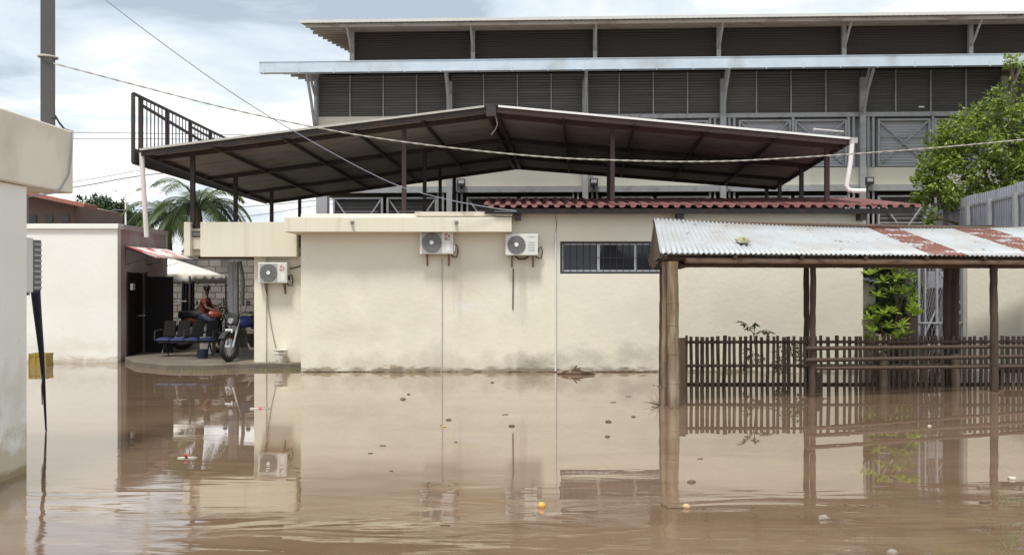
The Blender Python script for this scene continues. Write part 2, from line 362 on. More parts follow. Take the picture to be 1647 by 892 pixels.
# ------------------------------------------------------------------ ground and water
def height(x, y):
    if -60 < x < 60 and -60 < y < 24.5: return -.35
    return .08
xs = [-2500,-800,-300,-120,-61,-60.5,-40,-20,0,20,40,60.5,61,120,300,800,2500]
ys = [-2500,-800,-200,-61,-60.5,-30,0,12,24,24.8,26,32,45,80,150,400,1000,2500]
m = MB(); nx = len(xs)
m.v = [(x, y, height(x, y)) for y in ys for x in xs]
m.f = [(j*nx+i, j*nx+i+1, (j+1)*nx+i+1, (j+1)*nx+i) for j in range(len(ys)-1) for i in range(nx-1)]
earth = mat('wet_earth', (.21,.165,.12), .9, .25, 1.5, col2=(.12,.14,.06), c2scale=.4, c2lo=.5, c2hi=.7)
struct('ground', m, earth)
m = MB(); m.v = [(-60.4,-60.4,0),(60.4,-60.4,0),(60.4,24.4,0),(-60.4,24.4,0)]; m.f = [(0,1,2,3)]
struct('water', m, wm)
# raised concrete yard of the courtyard between the small buildings
def prism(poly, z0, z1):
    m = MB(); n = len(poly)
    m.v = [(x,y,z0) for x,y in poly]+[(x,y,z1) for x,y in poly]
    m.f = [tuple(range(n-1,-1,-1)), tuple(range(n,2*n))]+[(i,(i+1)%n,(i+1)%n+n,i+n) for i in range(n)]
    return m
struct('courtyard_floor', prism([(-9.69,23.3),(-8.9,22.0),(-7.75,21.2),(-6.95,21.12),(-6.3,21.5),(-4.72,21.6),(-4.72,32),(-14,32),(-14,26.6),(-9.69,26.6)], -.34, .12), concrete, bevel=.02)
# muddy verge with scraps at its edge
m = MB()
for i in range(220):
    t = random.random(); x = -9.4+4.6*t; y = 21.02+max(0,(-7.6-x))*1.2+random.uniform(-.12,.05); z = .0
    a = random.uniform(0,6.3); l = random.uniform(.03,.09)
    m.add([(x,y,z),(x+.02*math.cos(a),y+.02*math.sin(a),z),(x+.02*math.cos(a)+random.uniform(-.03,.03),y,z+l)], [(0,1,2)])
o = build('grass', m, grassm); tag(o, 'thin grass growing along the water edge of the courtyard floor', 'grass'); o['kind'] = 'stuff'

# ------------------------------------------------------------------ main low building
WY = 20.8
b1 = thing('clinic_building', 'long low cream building standing in the flood with two air conditioners', 'building', (0, WY, 0))
xl = (484-823.5)/F*WY; xr = (1388-823.5)/F*WY
wx0 = (901-823.5)/F*WY; wx1 = (1083-823.5)/F*WY; wz1 = P(0,388,WY).z; wz0 = P(0,440,WY).z
ztop = 3.52
m = MB(); 
m.box(xl, wx0, WY, WY+.2, -.3, ztop); m.box(wx1, xr, WY, WY+.2, -.3, ztop)
m.box(wx0, wx1, WY, WY+.2, -.3, wz0); m.box(wx0, wx1, WY, WY+.2, wz1, ztop)
build('wall', m, beige, b1)
m = MB().box(xl, xl+.2, WY+.203, WY+6.5, -.3, 3.2); build('wall', m, beige, b1)
m = MB().box(xr-.2, xr, WY+.203, WY+6.5, -.3, ztop); build('wall', m, beige, b1)
m = MB().box(xl, xr, WY+6.5, WY+6.7, -.3, ztop); build('wall', m, beige, b1)
m = MB().box(xl+.21, -.1, WY+.21, WY+6.49, 3.15, 3.3); build('roof_deck', m, kerb_m, b1)
fx0 = (457-823.5)/F*20.4; fx1 = (823-823.5)/F*20.4
m = MB().box(fx0, fx1, 20.4, 20.797, P(0,373,20.4).z, P(0,349,20.4).z); build('parapet', m, beige_top, b1, bevel=.012)
m = MB().box(fx0, xl-.003, 20.8, 22.0, P(0,373,20.4).z, P(0,349,20.4).z); build('parapet', m, beige_top, b1, bevel=.012)
m = MB().box(xl, fx1, 20.803, 21.1, 3.2, 3.4); build('roof_slab', m, kerb_m, b1)
m = MB().box((667-823.5)/F*20.5, fx1+.02, 20.5, 20.9, P(0,349,20.5).z+.02, P(0,340.5,20.5).z); build('kerb', m, kerb_m, b1, bevel=.01)
# red metal roof, sheet by sheet
rx0 = -.62; rx1 = 8.93; n_s = 10; wsh = (rx1-rx0)/n_s
def corr(p00, p10, p01, p11, waves, amp, per=6, shape='sin', rows=1):
    """corrugated patch: first parameter across the waves, second along them"""
    m = MB(); nu = int(waves*per)
    p00, p10, p01, p11 = map(Vector, (p00, p10, p01, p11))
    nrm = (p10-p00).cross(p01-p00).normalized()
    if nrm.z < 0: nrm = -nrm
    for j in range(rows+1):
        t = j/rows
        for i in range(nu+1):
            s = i/nu; p = (p00*(1-s)+p10*s)*(1-t)+(p01*(1-s)+p11*s)*t
            ph = (i % per)/per
            if shape == 'sin': h = math.cos(2*PI*ph)
            else: h = 1 if ph < .34 else (-1 if ph > .45 and ph < .9 else 0)
            m.v.append(tuple(p+nrm*amp*h))
    k = nu+1
    for j in range(rows):
        for i in range(nu): m.f.append((j*k+i, j*k+i+1, (j+1)*k+i+1, (j+1)*k+i))
    return m
def solid(o, th=.004):
    s = o.modifiers.new('thickness', 'SOLIDIFY'); s.thickness = th; s.offset = 0; return o
rY = 20.38
for i in range(n_s):
    a = rx0+i*wsh; b_ = a+wsh+.02; dz = .004*(i % 2)
    o = build('roof_sheet', corr((a,rY,3.66+dz),(b_,rY,3.66+dz),(a,24.2,4.13+dz),(b_,24.2,4.13+dz), 4, .032, 6, 'trap', 6), redroof, b1)
    solid(o, .006)
# small tile steps along the sheets' eave
m = MB()
for i in range(int((rx1-rx0)/.24)):
    x = rx0+.04+i*.24; m.tube([(x,rY-.01,3.69),(x,rY+.5,3.752)], .02, 6)
build('roof_rib', m, redroof, b1, smooth=True)
build('eave_beam', MB().box(rx0+.02, rx1-.1, rY+.08, rY+.2, 3.50, 3.61), darksteel, b1)
build('eave_beam', MB().box(rx0+.1, rx1-.1, rY+.25, WY-.005, 3.525, 3.56), darksteel, b1)
for u in (833, 1092, 1384):
    x = (u-823.5)/F*20.7; build('beam_end', MB().box(x-.07, x+.07, 20.5, 20.79, 3.36, 3.498), darksteel, b1)
build('rear_roof_slope', MB().quad((rx0,24.2,4.13),(rx1,24.2,4.13),(rx1,27.8,3.7),(rx0,27.8,3.7)), redroof, b1)
# window
w = build('window', MB().box(wx0,wx1,WY+.02,WY+.08,wz0,wz0+.04).box(wx0,wx1,WY+.02,WY+.08,wz1-.04,wz1).box(wx0,wx0+.04,WY+.02,WY+.08,wz0+.04,wz1-.04).box(wx1-.04,wx1,WY+.02,WY+.08,wz0+.04,wz1-.04), ironm, b1)
mu = [wx0+.05, (963-823.5)/F*WY, (1023-823.5)/F*WY, wx1-.05]
for i in range(3):
    a, b_ = mu[i], mu[i+1]
    p = MB().box(a,b_,WY+.085,WY+.12,wz0+.045,wz0+.085).box(a,b_,WY+.085,WY+.12,wz1-.075,wz1-.045).box(a,a+.03,WY+.085,WY+.12,wz0+.086,wz1-.076).box(b_-.03,b_,WY+.085,WY+.12,wz0+.086,wz1-.076)
    build('frame', p, alu, w)
    build('pane', MB().box(a+.03,b_-.03,WY+.098,WY+.104,wz0+.086,wz1-.076), glassm, w)
for i in range(17):
    x = wx0+.08+i*(wx1-wx0-.16)/16; build('window_bar', MB().tube([(x,WY+.04,wz0+.04),(x,WY+.04,wz1-.04)], .007, 5), ironm, w)
build('window_bar', MB().box(wx0+.04,wx1-.04,WY+.045,WY+.053,(wz0+wz1)/2-.006,(wz0+wz1)/2+.006), ironm, w)
build('curtain', corr((wx0+.1,WY+.22,wz0+.02),(wx1-.1,WY+.22,wz0+.02),(wx0+.1,WY+.22,wz1-.1),(wx1-.1,WY+.22,wz1-.1), 16,.02), navy, w)
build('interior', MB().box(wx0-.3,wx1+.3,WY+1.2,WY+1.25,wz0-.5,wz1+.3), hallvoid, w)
# pipes on the wall
px = (893.5-823.5)/F*WY
o = build('drain_pipe', MB().tube([(px,WY-.025,-.2),(px,WY-.025,P(0,374,WY).z)], .025, 8), mat('white_drain_paint', (.74,.74,.74), .5, .05), None, smooth=True); tag(o, 'thin white vertical pipe on the cream wall left of the barred window', 'pipe')
o = build('cable', MB().tube([(px,WY-.01,P(0,374,WY).z),(px+.03,WY-.012,3.3),(px-.01,WY-.012,3.48)], .006, 5), wirem, None); tag(o, 'thin grey cable rising from the white pipe to the red roof', 'cable')
px = (711-823.5)/F*WY
o = build('drain_pipe', MB().tube([(px,WY-.014,.02),(px+.005,WY-.014,1.2),(px,WY-.014,P(0,415,WY).z)], .012, 6), mat('faded_drain_paint', (.52,.48,.42), .7, .2, 8), None, smooth=True); tag(o, 'faded thin drain pipe running down the wall from the air conditioner with red emblem', 'pipe')
px = (825.5-823.5)/F*WY
o = build('drain_pipe', MB().tube([(px-.01,WY-.016,P(0,497,WY).z),(px,WY-.016,P(0,432,WY).z)], .014, 6), ironm, None, smooth=True); tag(o, 'short black drain pipe on wall below the air conditioner without emblem', 'pipe')
for u in (566, 733):
    c = P(u,355,20.38)
    o = build('spot_lamp', MB().tube([(c.x,20.4,c.z),(c.x,20.33,c.z)], .035, 10).tube([(c.x,20.345,c.z+.005),(c.x+.03,20.27,c.z-.05)], [.03,.045], 10), acp, None, smooth=True)
    tag(o, 'small lamp on the cream parapet %s' % ('nearer its left end' if u < 600 else 'above the air conditioner with red emblem'), 'lamp')

# ------------------------------------------------------------------ annex
AY = 21.9
an = thing('annex_building', 'small cream annex with deep parapet beside the courtyard opening', 'building', (-6, AY, 0))
ax0 = (410-823.5)/F*AY
build('wall', MB().box(ax0, xl-.003, AY, AY+.2, .1, 2.6), beige, an)
build('pilaster', MB().box(ax0-.004, (429-823.5)/F*AY, AY-.06, AY-.002, .1, 2.58), beige, an, bevel=.01)
build('wall', MB().box(ax0, ax0+.2, AY+.203, AY+1.0, .1, 2.6), beige, an)
fy = 21.6
build('parapet', MB().box((322-823.5)/F*fy, fx0-.003, fy, fy+.22, P(0,413,fy).z, P(0,357,fy).z), beige_top, an, bevel=.012)
build('roof_slab', MB().box((300-823.5)/F*21.9, fx0-.003, fy+.223, 26.5, 2.62, 2.8), kerb_m, an)
e0, e1 = (295.5-823.5)/F*fy, (306-823.5)/F*fy
build('parapet_end', MB().box(e0, e1, fy, fy+.3, P(0,412,fy).z, P(0,357,fy).z), beige_top, an, bevel=.01)
e2 = (322-823.5)/F*fy-.003
build('parapet_infill', MB().box(e1+.003, e2, fy+.14, fy+.3, P(0,400,fy).z, P(0,381,fy).z), beige_top, an)
build('parapet_infill', MB().box(e1+.003, e2, fy+.14, fy+.3, P(0,371,fy).z, P(0,367,fy).z), kerb_m, an)
build('roof_slab', MB().box(e0, e2, fy+.31, 26, 3.0, 3.1), kerb_m, an)
build('junction_box', MB().box(e1+.003, e2, fy+.1, fy+.135, P(0,379,fy).z, P(0,373,fy).z), acg, an)
build('lintel', MB().box(e0, ax0, 22.6, 22.75, 2.55, 2.66), darksteel, an)

# ------------------------------------------------------------------ white building on the left
wb = thing('white_building', 'low white rendered building with flat roof left of the courtyard', 'building', (-12, 23, 0))
W0 = Vector(((189-823.5)/F*23, 23, 0)); ww = W0.x; W1 = Vector((-9.86, 26.6, 0)); wtop = 3.42
build('wall', MB().box(-18, ww, 23, 23.2, -.3, wtop-.13), whitew, wb)
d0 = 23.62; d1 = 25.0    # door opening along the side wall
def sidebox(y0, y1, z0, z1, off=0, th=.18):
    f = lambda y: ww+(W1.x-ww)*(y-23)/(3.6)
    m = MB(); a, b_ = f(y0)+off, f(y1)+off
    m.add([(a-th,y0,z0),(a,y0,z0),(b_,y1,z0),(b_-th,y1,z0),(a-th,y0,z1),(a,y0,z1),(b_,y1,z1),(b_-th,y1,z1)],
          [(0,3,2,1),(4,5,6,7),(0,1,5,4),(1,2,6,5),(2,3,7,6),(3,0,4,7)]); return m
zd = P(0,438,23.6).z
build('side_wall', sidebox(23.203, d0, -.3, wtop-.13, -.004), pinkshade, wb)
build('side_wall', sidebox(d1, 26.6, -.3, wtop-.13, -.004), pinkshade, wb)
build('side_wall', sidebox(d0+.001, d1-.001, zd, wtop-.13, -.004), pinkshade, wb)
build('parapet_cap', MB().box(-18, ww+.04, 22.94, 23.3, wtop-.127, wtop), whitew, wb, bevel=.01)
build('parapet_cap', sidebox(23.303, 26.65, wtop-.127, wtop, .04, .3), mat('shaded_cap', (.52,.48,.47), .85, .1), wb)  # cap on the side away from the light, shade put into its grey
build('roof_deck', MB().box(-18, ww-.25, 23.3, 26.6, wtop-.4, wtop-.3), kerb_m, wb)
build('rear_wall', MB().box(-18, -9.9, 26.6, 26.8, -.3, wtop-.13), whitew, wb)
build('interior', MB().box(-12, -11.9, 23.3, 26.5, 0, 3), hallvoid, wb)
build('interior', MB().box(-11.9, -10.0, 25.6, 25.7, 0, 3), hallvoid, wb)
build('door_frame', sidebox(d0-.03, d0+.05, .1, zd, .02, .06).__class__() if False else sidebox(d0-.03, d0+.05, .12, zd+.02, .03, .05), darksteel, wb)
build('door_frame', sidebox(d1-.05, d1+.02, .12, zd+.02, .03, .05), darksteel, wb)
doorm = mat('black_painted_door', (.012,.011,.011), .85, .1, 10, spec=.2)
dl = MB(); hx = ww-.02+.05; hy = d0+.95
dr = build('door', MB().beam((-9.70,24.05,.15),(-9.70,24.05,zd-.02),.03,.8,(0,1,0)), doorm, wb)
dr2 = build('door', MB().beam((-9.28,24.55,.15),(-9.28,24.55,2.12),.72,.04,(0,1,0)), doorm, wb, label='open black metal door leaf')
build('handle', MB().tube([(-9.62,23.98,1.12),(-9.42,23.95,1.12)], .018, 6), chrome, dr2, smooth=True)
c = P(203,461,23.3); build('switch_box', MB().box(c.x-.02+.06, c.x+.1, 23.45, 23.6, c.z-.08, c.z+.08), acp, wb)
# awning
aw = thing('door_awning', 'small faded red and white metal awning over the dark doorway', 'awning', (-9.6, 24, 2.7))
awm = mat('faded_red_white_sheet', (.78,.66,.64), .5, .06, 5, col2=(.40,.07,.07), c2scale=1.2, c2lo=.5, c2hi=.6, stretch=(.6,1.6,4))
solid(build('sheet', corr((-9.68,23.25,2.88),(-9.72,26.3,2.88),(-8.95,23.35,2.60),(-9.0,26.3,2.60), 14,.02,6,'sin',3), awm, aw, smooth=True))
for y in (23.35, 24.7, 26.1):
    build('bracket', MB().tube([(-9.67,y,2.83),(-9.67,y,2.42),(-9.02,y+.03,2.60),(-9.67,y,2.83)], .013, 5), ironm, aw)

# ------------------------------------------------------------------ near building, far left
nb = thing('near_building', 'near white building with thick cream roof slab at the left edge', 'building', (-7, 8, 0))
nearw = mat('near_white_plaster', (.86,.84,.78), .85, .04, 1.5, bump=.003, bscale=45)
stains(nearw, [(-5.3, .9, 9, .8, (.62,.58,.48), .5, (2.5,4,3.5), .45, .75), (-5.3, .15, 6, .6, (.48,.38,.18), .6, (3,3,4), .45, .62), (-5.3, .0, 6, .14, (.3,.22,.1), .8, (3,3,12), .3, .6)])
nearslab = mat('near_cream_slab', (.83,.78,.67), .85, .06, 2, bump=.003, bscale=45, col2=(.62,.55,.44), c2scale=1.2, c2lo=.5, c2hi=.8)
build('wall', MB().box(-9.5,-5.25,3,10.1,-.3,3.085), nearw, nb, bevel=.015)
build('roof_slab', MB().box(-10.4,-5.2,2.5,11.06,3.09,3.83), nearslab, nb, bevel=.02)
c = P(77,0,10.85)
pl = build('pole', MB().beam((c.x,10.85,3.8),(c.x,10.85,8.2),.14,.14,(0,1,0)), greypole); tag(pl, 'dark square metal pole rising from the slab of the near building', 'pole')
pl.rotation_euler.z = R(20)
rp = build('rope_band', MB().ring((c.x,10.85,P(0,92,10.85).z), (0.05,0,1), .105, .012, 16, 5), ropem, None, smooth=True); tag(rp, 'thin rope tied round the dark metal pole', 'rope')
cc = [P(84,190,10.7), P(90,188,10.7), P(95,197,10.95), P(103,207,11.0)]
o = build('camera_bracket', MB().tube(cc[:2], .03, 8).tube(cc[1:], .012, 6), ironm, None, smooth=True); tag(o, 'small black bracket with cable at the foot of the dark pole', 'bracket')
X = -5.18
cab = [Vector((X,11.0,3.83)), Vector((X,10.98,3.6)), Vector((X,10.9,3.3)), Vector((X,10.72,3.13)), Vector((X,10.6,3.06)), Vector((-5.3,10.2,2.98)),Vector((-5.4,10.4,2.7))]
o = build('cable', MB().tube([cc[3]]+cab, .009, 5), mat('grey_blue_cable', (.30,.32,.38), .6), None, smooth=True); tag(o, 'grey cable hanging down the face of the cream roof slab', 'cable')
# side mounted air conditioner
a = thing('air_conditioner', 'air conditioner seen edge-on behind the corner of the near building', 'air conditioner', (-5.85, 10.5, 1.93))
build('casing', MB().box(-6.25,-5.45,10.2,10.62,1.93,2.55), acw, a, bevel=.01)
build('grille', MB().box(-6.25,-5.452,10.624,10.80,1.95,2.53), acg, a)
g_ = MB()
for i in range(9): g_.box(-5.451,-5.44,10.63,10.79,1.97+i*.062,1.995+i*.062)
build('grille_bar', g_, acp, a)
build('bracket', MB().beam((-5.6,10.1,1.91),(-5.6,10.8,1.91),.03,.03).beam((-5.6,10.1,1.6),(-5.6,10.7,1.9),.03,.03), rustm, a)
fp = thing('furled_parasol', 'slender dark blue furled parasol leaning in the water by the near building', 'parasol', (-6.38,12.8,0))
q = [P(57,466,11.3), P(60,500,11.6), P(66,560,12.0), P(70,610,12.3), P(74,690,12.8)]
build('cloth', MB().tube(q, [.055,.048,.035,.022,.012], 10), mat('dark_blue_cloth', (.022,.028,.055), .7, .2, 10), fp, smooth=True)
build('pole', MB().tube([q[3],q[4],q[4]+Vector((.02,.1,-.3))], .012, 8), greypole, fp, smooth=True)
build('strap', MB().tube([P(70,600,12.2),P(67,620,12.3),P(68,650,12.5)], .008, 5), ironm, fp, smooth=True)

# ------------------------------------------------------------------ air conditioners on the walls
def ac(name, label, u0, u1, v0, v1, y, style):
    w = (u1-u0)/F*y; h = (v1-v0)/F*y; c = P((u0+u1)/2, v1, y); d = .28
    t = thing(name, label, 'air conditioner', (c.x, y+.02, c.z), group='air conditioners on the cream walls')
    x0, x1, z0, z1 = c.x-w/2, c.x+w/2, c.z, c.z+h; yf = y-d+.02; yb = y-.06
    build('casing', MB().box(x0,x1,yf,yb,z0,z1), acw, t, bevel=.012)
    fr = .42*h; fcx = x0+.36*w if style != 3 else x0+.34*w; fcz = (z0+z1)/2
    if style != 3:
        build('front_panel', MB().box(x0+.06*w,x0+.66*w,yf-.006,yf-.001,z0+.05*h,z1-.07*h), acp, t)
    s = MB()
    s.disc((fcx,yf-.012,fcz),(0,1,0),fr,28,.008); fg = build('fan_grille', s, acg, t)
    s = MB()
    for k in range(1,5): s.ring((fcx,yf-.018,fcz),(0,1,0),fr*k/4.4,.004,28,4)
    for k in range(12):
        a_ = PI*k/6; s.beam((fcx,yf-.02,fcz),(fcx+fr*math.cos(a_),yf-.02,fcz+fr*math.sin(a_)),.004,.004)
    build('grille_wire', s, mat('grille_wire_paint', (.22,.22,.22), .5), fg)
    build('hub', MB().disc((fcx,yf-.026,fcz),(0,1,0),.045,14,.012), whitetrim, fg, smooth=True)
    if style in (1,2):
        rx = x0+.82*w
        build('side_panel', MB().box(x0+.68*w,x1-.04*w,yf-.005,yf-.001,z0+.05*h,z1-.05*h), acw, t)
        em = MB(); ec = Vector((rx, yf-.009, z0+.76*h)); r = .075*w
        for k in range(3):
            a0 = PI/2+k*2*PI/3
            pts = [ec+Vector((math.cos(a0+j*.4)*r*(1.15-.18*j), 0, math.sin(a0+j*.4)*r*(1.1-.15*j))) for j in range(5)]
            em.tube(pts, [.014,.016,.015,.012,.006], 6)
        build('emblem', em, redp if style == 1 else pinkp, t)
        build('lettering', MB().box(rx-.09*w,rx+.09*w,yf-.008,yf-.006,z0+.6*h,z0+.63*h), acg if style == 1 else pinkp, t)
        build('rating_label', MB().box(rx-.03*w,rx+.09*w,yf-.008,yf-.006,z0+.13*h,z0+.48*h), whitetrim, t)
    else:
        for k in range(4): build('vent_slot', MB().box(x0+.70*w,x0+.9*w,yf-.004,yf-.001,z0+(.22+.12*k)*h,z0+(.26+.12*k)*h), acp, t)
        build('lettering', MB().box(x0+.68*w,x0+.92*w,yf-.004,yf-.001,z0+.87*h,z0+.895*h), acp, t)
    for sx in (.2,.85):
        x = x0+sx*w
        build('bracket', MB().beam((x,yf+.03,z0-.015),(x,y-.004,z0-.015),.03,.025).beam((x,yf+.08,z0-.02),(x,y-.012,z0-.24),.022,.022).box(x-.015,x+.015,y-.016,y-.003,z0-.26,z0), rustm, t)
    lp = [(x1,y-.12,z0+.32*h),(x1+.07,y-.12,z0+.42*h),(x1+.10,y-.1,z0+.15*h),(x1+.07,y-.08,z0-.12*h),(x1-.02,y-.06,z0-.10*h),(x1-.06,y-.05,z0+.02)]
    build('hose', MB().tube(lp, .014, 7), black, t, smooth=True)
    build('valve', MB().box(x1,x1+.03,y-.16,y-.08,z0+.15*h,z0+.38*h), chrome if style == 1 else black, t)
    if style == 3:
        build('hose', MB().tube([(x0+.3*w,y-.12,z0-.01),(x0+.4*w,y-.12,z0-.07),(x0+.6*w,y-.12,z0-.07),(x0+.72*w,y-.12,z0-.01)], .02, 7), black, t, smooth=True)
    return t
ac('air_conditioner', 'white air conditioner with a red emblem under the parapet of the long building', 677, 730, 372, 409, WY, 1)
ac('air_conditioner', 'air conditioner with dark round grille and no emblem, left of the window', 813, 865, 377, 411, WY, 3)
ac('air_conditioner', 'air conditioner with faded red emblem on the annex wall above the bucket', 420, 466, 422, 455, AY, 2)
o = build('drain_hose', MB().tube([P(430,457,AY-.05),P(431,490,AY-.05),P(436,525,AY-.08),P(444,560,AY-.12)], .012, 6), mat('grey_hose', (.25,.25,.23), .6), None, smooth=True); tag(o, 'thin hose hanging from the annex air conditioner into the bucket', 'hose')
o = build('cable', MB().tube([P(466,432,AY-.06),P(475,430,AY-.02),P(484,427,AY-.02)], .014, 6), black, None, smooth=True); tag(o, 'short black cable between the annex air conditioner and the long building', 'cable')
bk = thing('bucket', 'dirty white plastic bucket standing on the ground below the annex air conditioner', 'bucket', (P(452,0,21.7).x,21.7,.12))
bx = P(452,0,21.7).x
build('body', MB().tube([(bx,21.7,.12),(bx,21.7,.42)], [.125,.15], 18), buckm, bk, smooth=True)
build('rim', MB().ring((bx,21.7,.42),(0,0,1),.15,.012,20,6).ring((bx,21.7,.34),(0,0,1),.146,.01,20,6), buckm, bk, smooth=True)

# ------------------------------------------------------------------ steel canopy above the flat roofs
cp = thing('steel_canopy', 'large open dark steel canopy with low gable above the cream buildings', 'canopy', (0, 26, 3.3))
YF, YB = 21.0, 31.8
def canopy(side, s, y):               # side -1/+1, s 0 ridge .. 1 eave ; y depth
    t = (y-YF)/(YB-YF)
    rg = Vector((-.47,YF,5.94)).lerp(Vector((.18,YB,5.9)), t)
    ev = Vector((-8.37,YF,4.95)).lerp(Vector((-8.28,YB,4.72)), t) if side < 0 else Vector((7.62,YF,5.2)).lerp(Vector((9.0,YB,5.2)), t)
    return rg.lerp(ev, s)
ns = 11
for side in (-1, 1):
    for i in range(ns):
        y0 = YF+(YB-YF)*i/ns; y1 = YF+(YB-YF)*(i+1)/ns+.04; dz = Vector((0,0,.003*(i % 2)))
        a0, a1 = canopy(side,0,y0)+dz, canopy(side,0,y1)+dz; b0, b1_ = canopy(side,1,y0)+dz, canopy(side,1,y1)+dz
        o = build('roof_sheet', corr(a0,a1,b0,b1_, 4,.012,6,'trap'), sheetm, cp)
        solid(o, .004)
    Y_ = [YF+.05, 21.75, 25.5, 29.0, YB-.05]
    for k, y in enumerate(Y_):
        lo = Vector((0,0,-.07 if k else -.06))
        a, b_ = canopy(side,.0,y)+lo, canopy(side,1,y)+lo
        build('cross_beam', MB().beam(a, b_, .06 if k else .04, .11), redsteel if (k <= 1 and side > 0) else darksteel, cp)
    for k in range(6):
        s_ = k/5 if k else .012
        lo = Vector((0,0,-.15))
        build('rafter', MB().beam(canopy(side,min(s_,.995),YF+.02)+lo+Vector((0,0,.08)), canopy(side,min(s_,.995),YB-.02)+lo+Vector((0,0,.08)), .07 if k == 0 else .05, .09), darksteel, cp)
    up = Vector((0,0,.022))
    build('edge_trim', MB().beam(canopy(side,.02,YF-.03)+up, canopy(side,1.0,YF-.03)+up, .03, .045), whitetrim if side > 0 else mat('dull_trim', (.50,.48,.44), .6, .1), cp)
build('ridge_cap', MB().beam(Vector((-.47,YF-.04,5.97)), Vector((.18,YB,5.93)), .3, .03), darksteel, cp)
build('ridge_plate', MB().beam(Vector((-.47,YF-.02,5.72)), Vector((-.47,YF-.02,5.95)), .06,.22,(1,0,0)), darksteel, cp)
posts = [(310,21.8),(650,21.8),(985,21.8),(1330,21.8),(379,25.5),(683,25.5),(979,25.5),(1289,25.5),(437,29),(708,29),(1254,29),(482,31.6),(731,31.6),(1233,31.6)]
for u, y in posts:
    x = (u-823.5)/F*y; side = -1 if x < 0 else 1
    top = 0
    rg, ev = canopy(side,0,y), canopy(side,1,y); s_ = (x-rg.x)/(ev.x-rg.x); top = canopy(side,s_,y).z-.1
    p_ = build('post', MB().box(x-.05,x+.05,y-.05,y+.05,2.82 if y < 26 else .1,top), redsteel if (y < 22 and u > 600) else darksteel, cp)
    if y < 22: build('base_plate', MB().box(x-.12,x+.12,y-.12,y+.12,3.30,3.32), darksteel, p_)
# tall barred screen along the left eave
SX = -8.53
sc = thing('barred_screen', 'tall dark barred metal screen standing along the left eave of the canopy', 'screen', (SX, 26, 4.7))
zt, zb = 6.24, 4.68; Y0, Y1 = 21.0, 32.4
def topz(y): return zt
build('frame', MB().beam((SX,Y0,zb),(SX,Y0,zt),.07,.07,(0,1,0)).beam((SX,Y0,zt),(SX,Y1,zt),.05,.06).beam((SX,Y0,zb),(SX,Y1,zb),.05,.06).beam((SX,Y1,zb),(SX,Y1,zt),.07,.07,(0,1,0)), darksteel, sc)
py = [21.4,23.05,24.7,26.35,28.0,29.65,31.3]
for y in py: build('post', MB().beam((SX,y,zb),(SX,y,zt),.07,.07,(0,1,0)), darksteel, sc)
y = 21.55; bars = None
while y < 32.3:
    if min(abs(y-q) for q in py) > .08:
        if bars is None: bars = build('bar', MB().beam((SX,y,zb+.3),(SX,y,zt-.03),.02,.02,(0,1,0)), darksteel, sc)
        else: again(bars, (SX,y,zb+.3), sc)
    y += .2358
build('skirt_sheet', MB().box(SX+.03,SX+.04,Y0+.03,Y1,zb-.02,zb+.32), darksteel, sc)
build('brace', MB().beam((SX,21.5,6.06),(SX,28,5.72),.05,.06), darksteel, sc)
build('brace', MB().beam((SX,24.7,6.1),(SX,30,5.95),.04,.05), darksteel, sc)
for y in (25.0,27.2,29.4): build('tie', MB().beam((SX,y,zb+.12),(SX+.4,y,zb+.12),.05,.05), darksteel, sc)
# downpipes
o = build('downpipe', MB().tube([P(228,246,21.1),P(228,256,21.1),P(232,320,21.2),P(236,381,21.3)], .055, 12), pvc, None, smooth=True); tag(o, 'white plastic downpipe hanging from the left corner of the canopy', 'pipe')
o = build('downpipe', MB().tube([P(1371,226,20.95),P(1368,262,20.95),P(1361,298,20.95),P(1364,305,20.95),P(1372,307,20.95),P(1392,307,20.9)], .052, 12), pvc, None, smooth=True); tag(o, 'pinkish white downpipe with an elbow at the right corner of the canopy', 'pipe')
o = build('gutter_outlet', MB().box(P(1366,0,21).x,P(1377,0,21).x,20.9,21.05,P(0,231,21).z,P(0,222,21).z), acp); tag(o, 'small grey gutter box on top of the elbowed downpipe', 'gutter')
o = build('hanging_wire', MB().tube([P(797,185,21.2),P(800,200,21.2),P(797,208,21.3),P(790,217,21.3)], .012, 5), ropem, None, smooth=True); tag(o, 'short loose wire dangling below the ridge of the canopy', 'wire')

# ------------------------------------------------------------------ big hall behind
TH = math.atan(3.1e-5*F)
h = thing('sports_hall', 'big grey hall with two roof tiers and dark louvered walls behind', 'building', (0, 33, 0), -TH, local=True)
S = [-6.98+4.78*k for k in range(7)]
XL, XR = -8.55, 23.6
lm = None
for b_ in range(6):
    for k in range(4):
        x0 = S[b_]+4.78*k/4; x1 = x0+4.78/4
        if lm is None:
            m = MB(); m.box(x0+.02,x1-.02,.10,.12,7.83,9.33)
            for j in range(15):
                z = 7.87+j*.097; m.beam((x0+.02,.06,z),(x1-.02,.06,z),.085,.012,(0,.75,.66))
            lm = build('louver_panel', m, halldark, h)
            c0 = WL[lm.name].copy()
        else: again(lm, c0+Vector((x0-S[0],0,0)), h)
        if k: 
            if b_ == 0 and k == 1: mull = build('mullion', MB().box(x0-.02,x0+.02,-.02,.05,7.83,9.3), hallsteel, h); cm = WL[mull.name].copy()
            else: again(mull, cm+Vector((x0-S[0]-4.78/4,0,0)), h)
build('mullion', MB().box(S[0]+.0,S[0]+.06,-.02,.05,5.2,9.3), hallsteel, h)
build('front_wall', MB().box(S[0],S[2]-.1,.0,.2,5.32,7.828), hallbeige, h)
build('front_wall', MB().box(S[2]+.1,XR-1,.0,.2,5.32,5.93), hallbeige, h)
build('rail_beam', MB().box(S[2],XR-1,-.08,.08,7.68,7.83), hallsteel, h)
build('lower_beam', MB().box(S[0],XR-1,-.12,-.002,5.1,5.318), hallsteel, h)
build('side_wall', MB().box(S[0],S[0]+.2,.21,22,5.1,7.83), hallbeige, h)
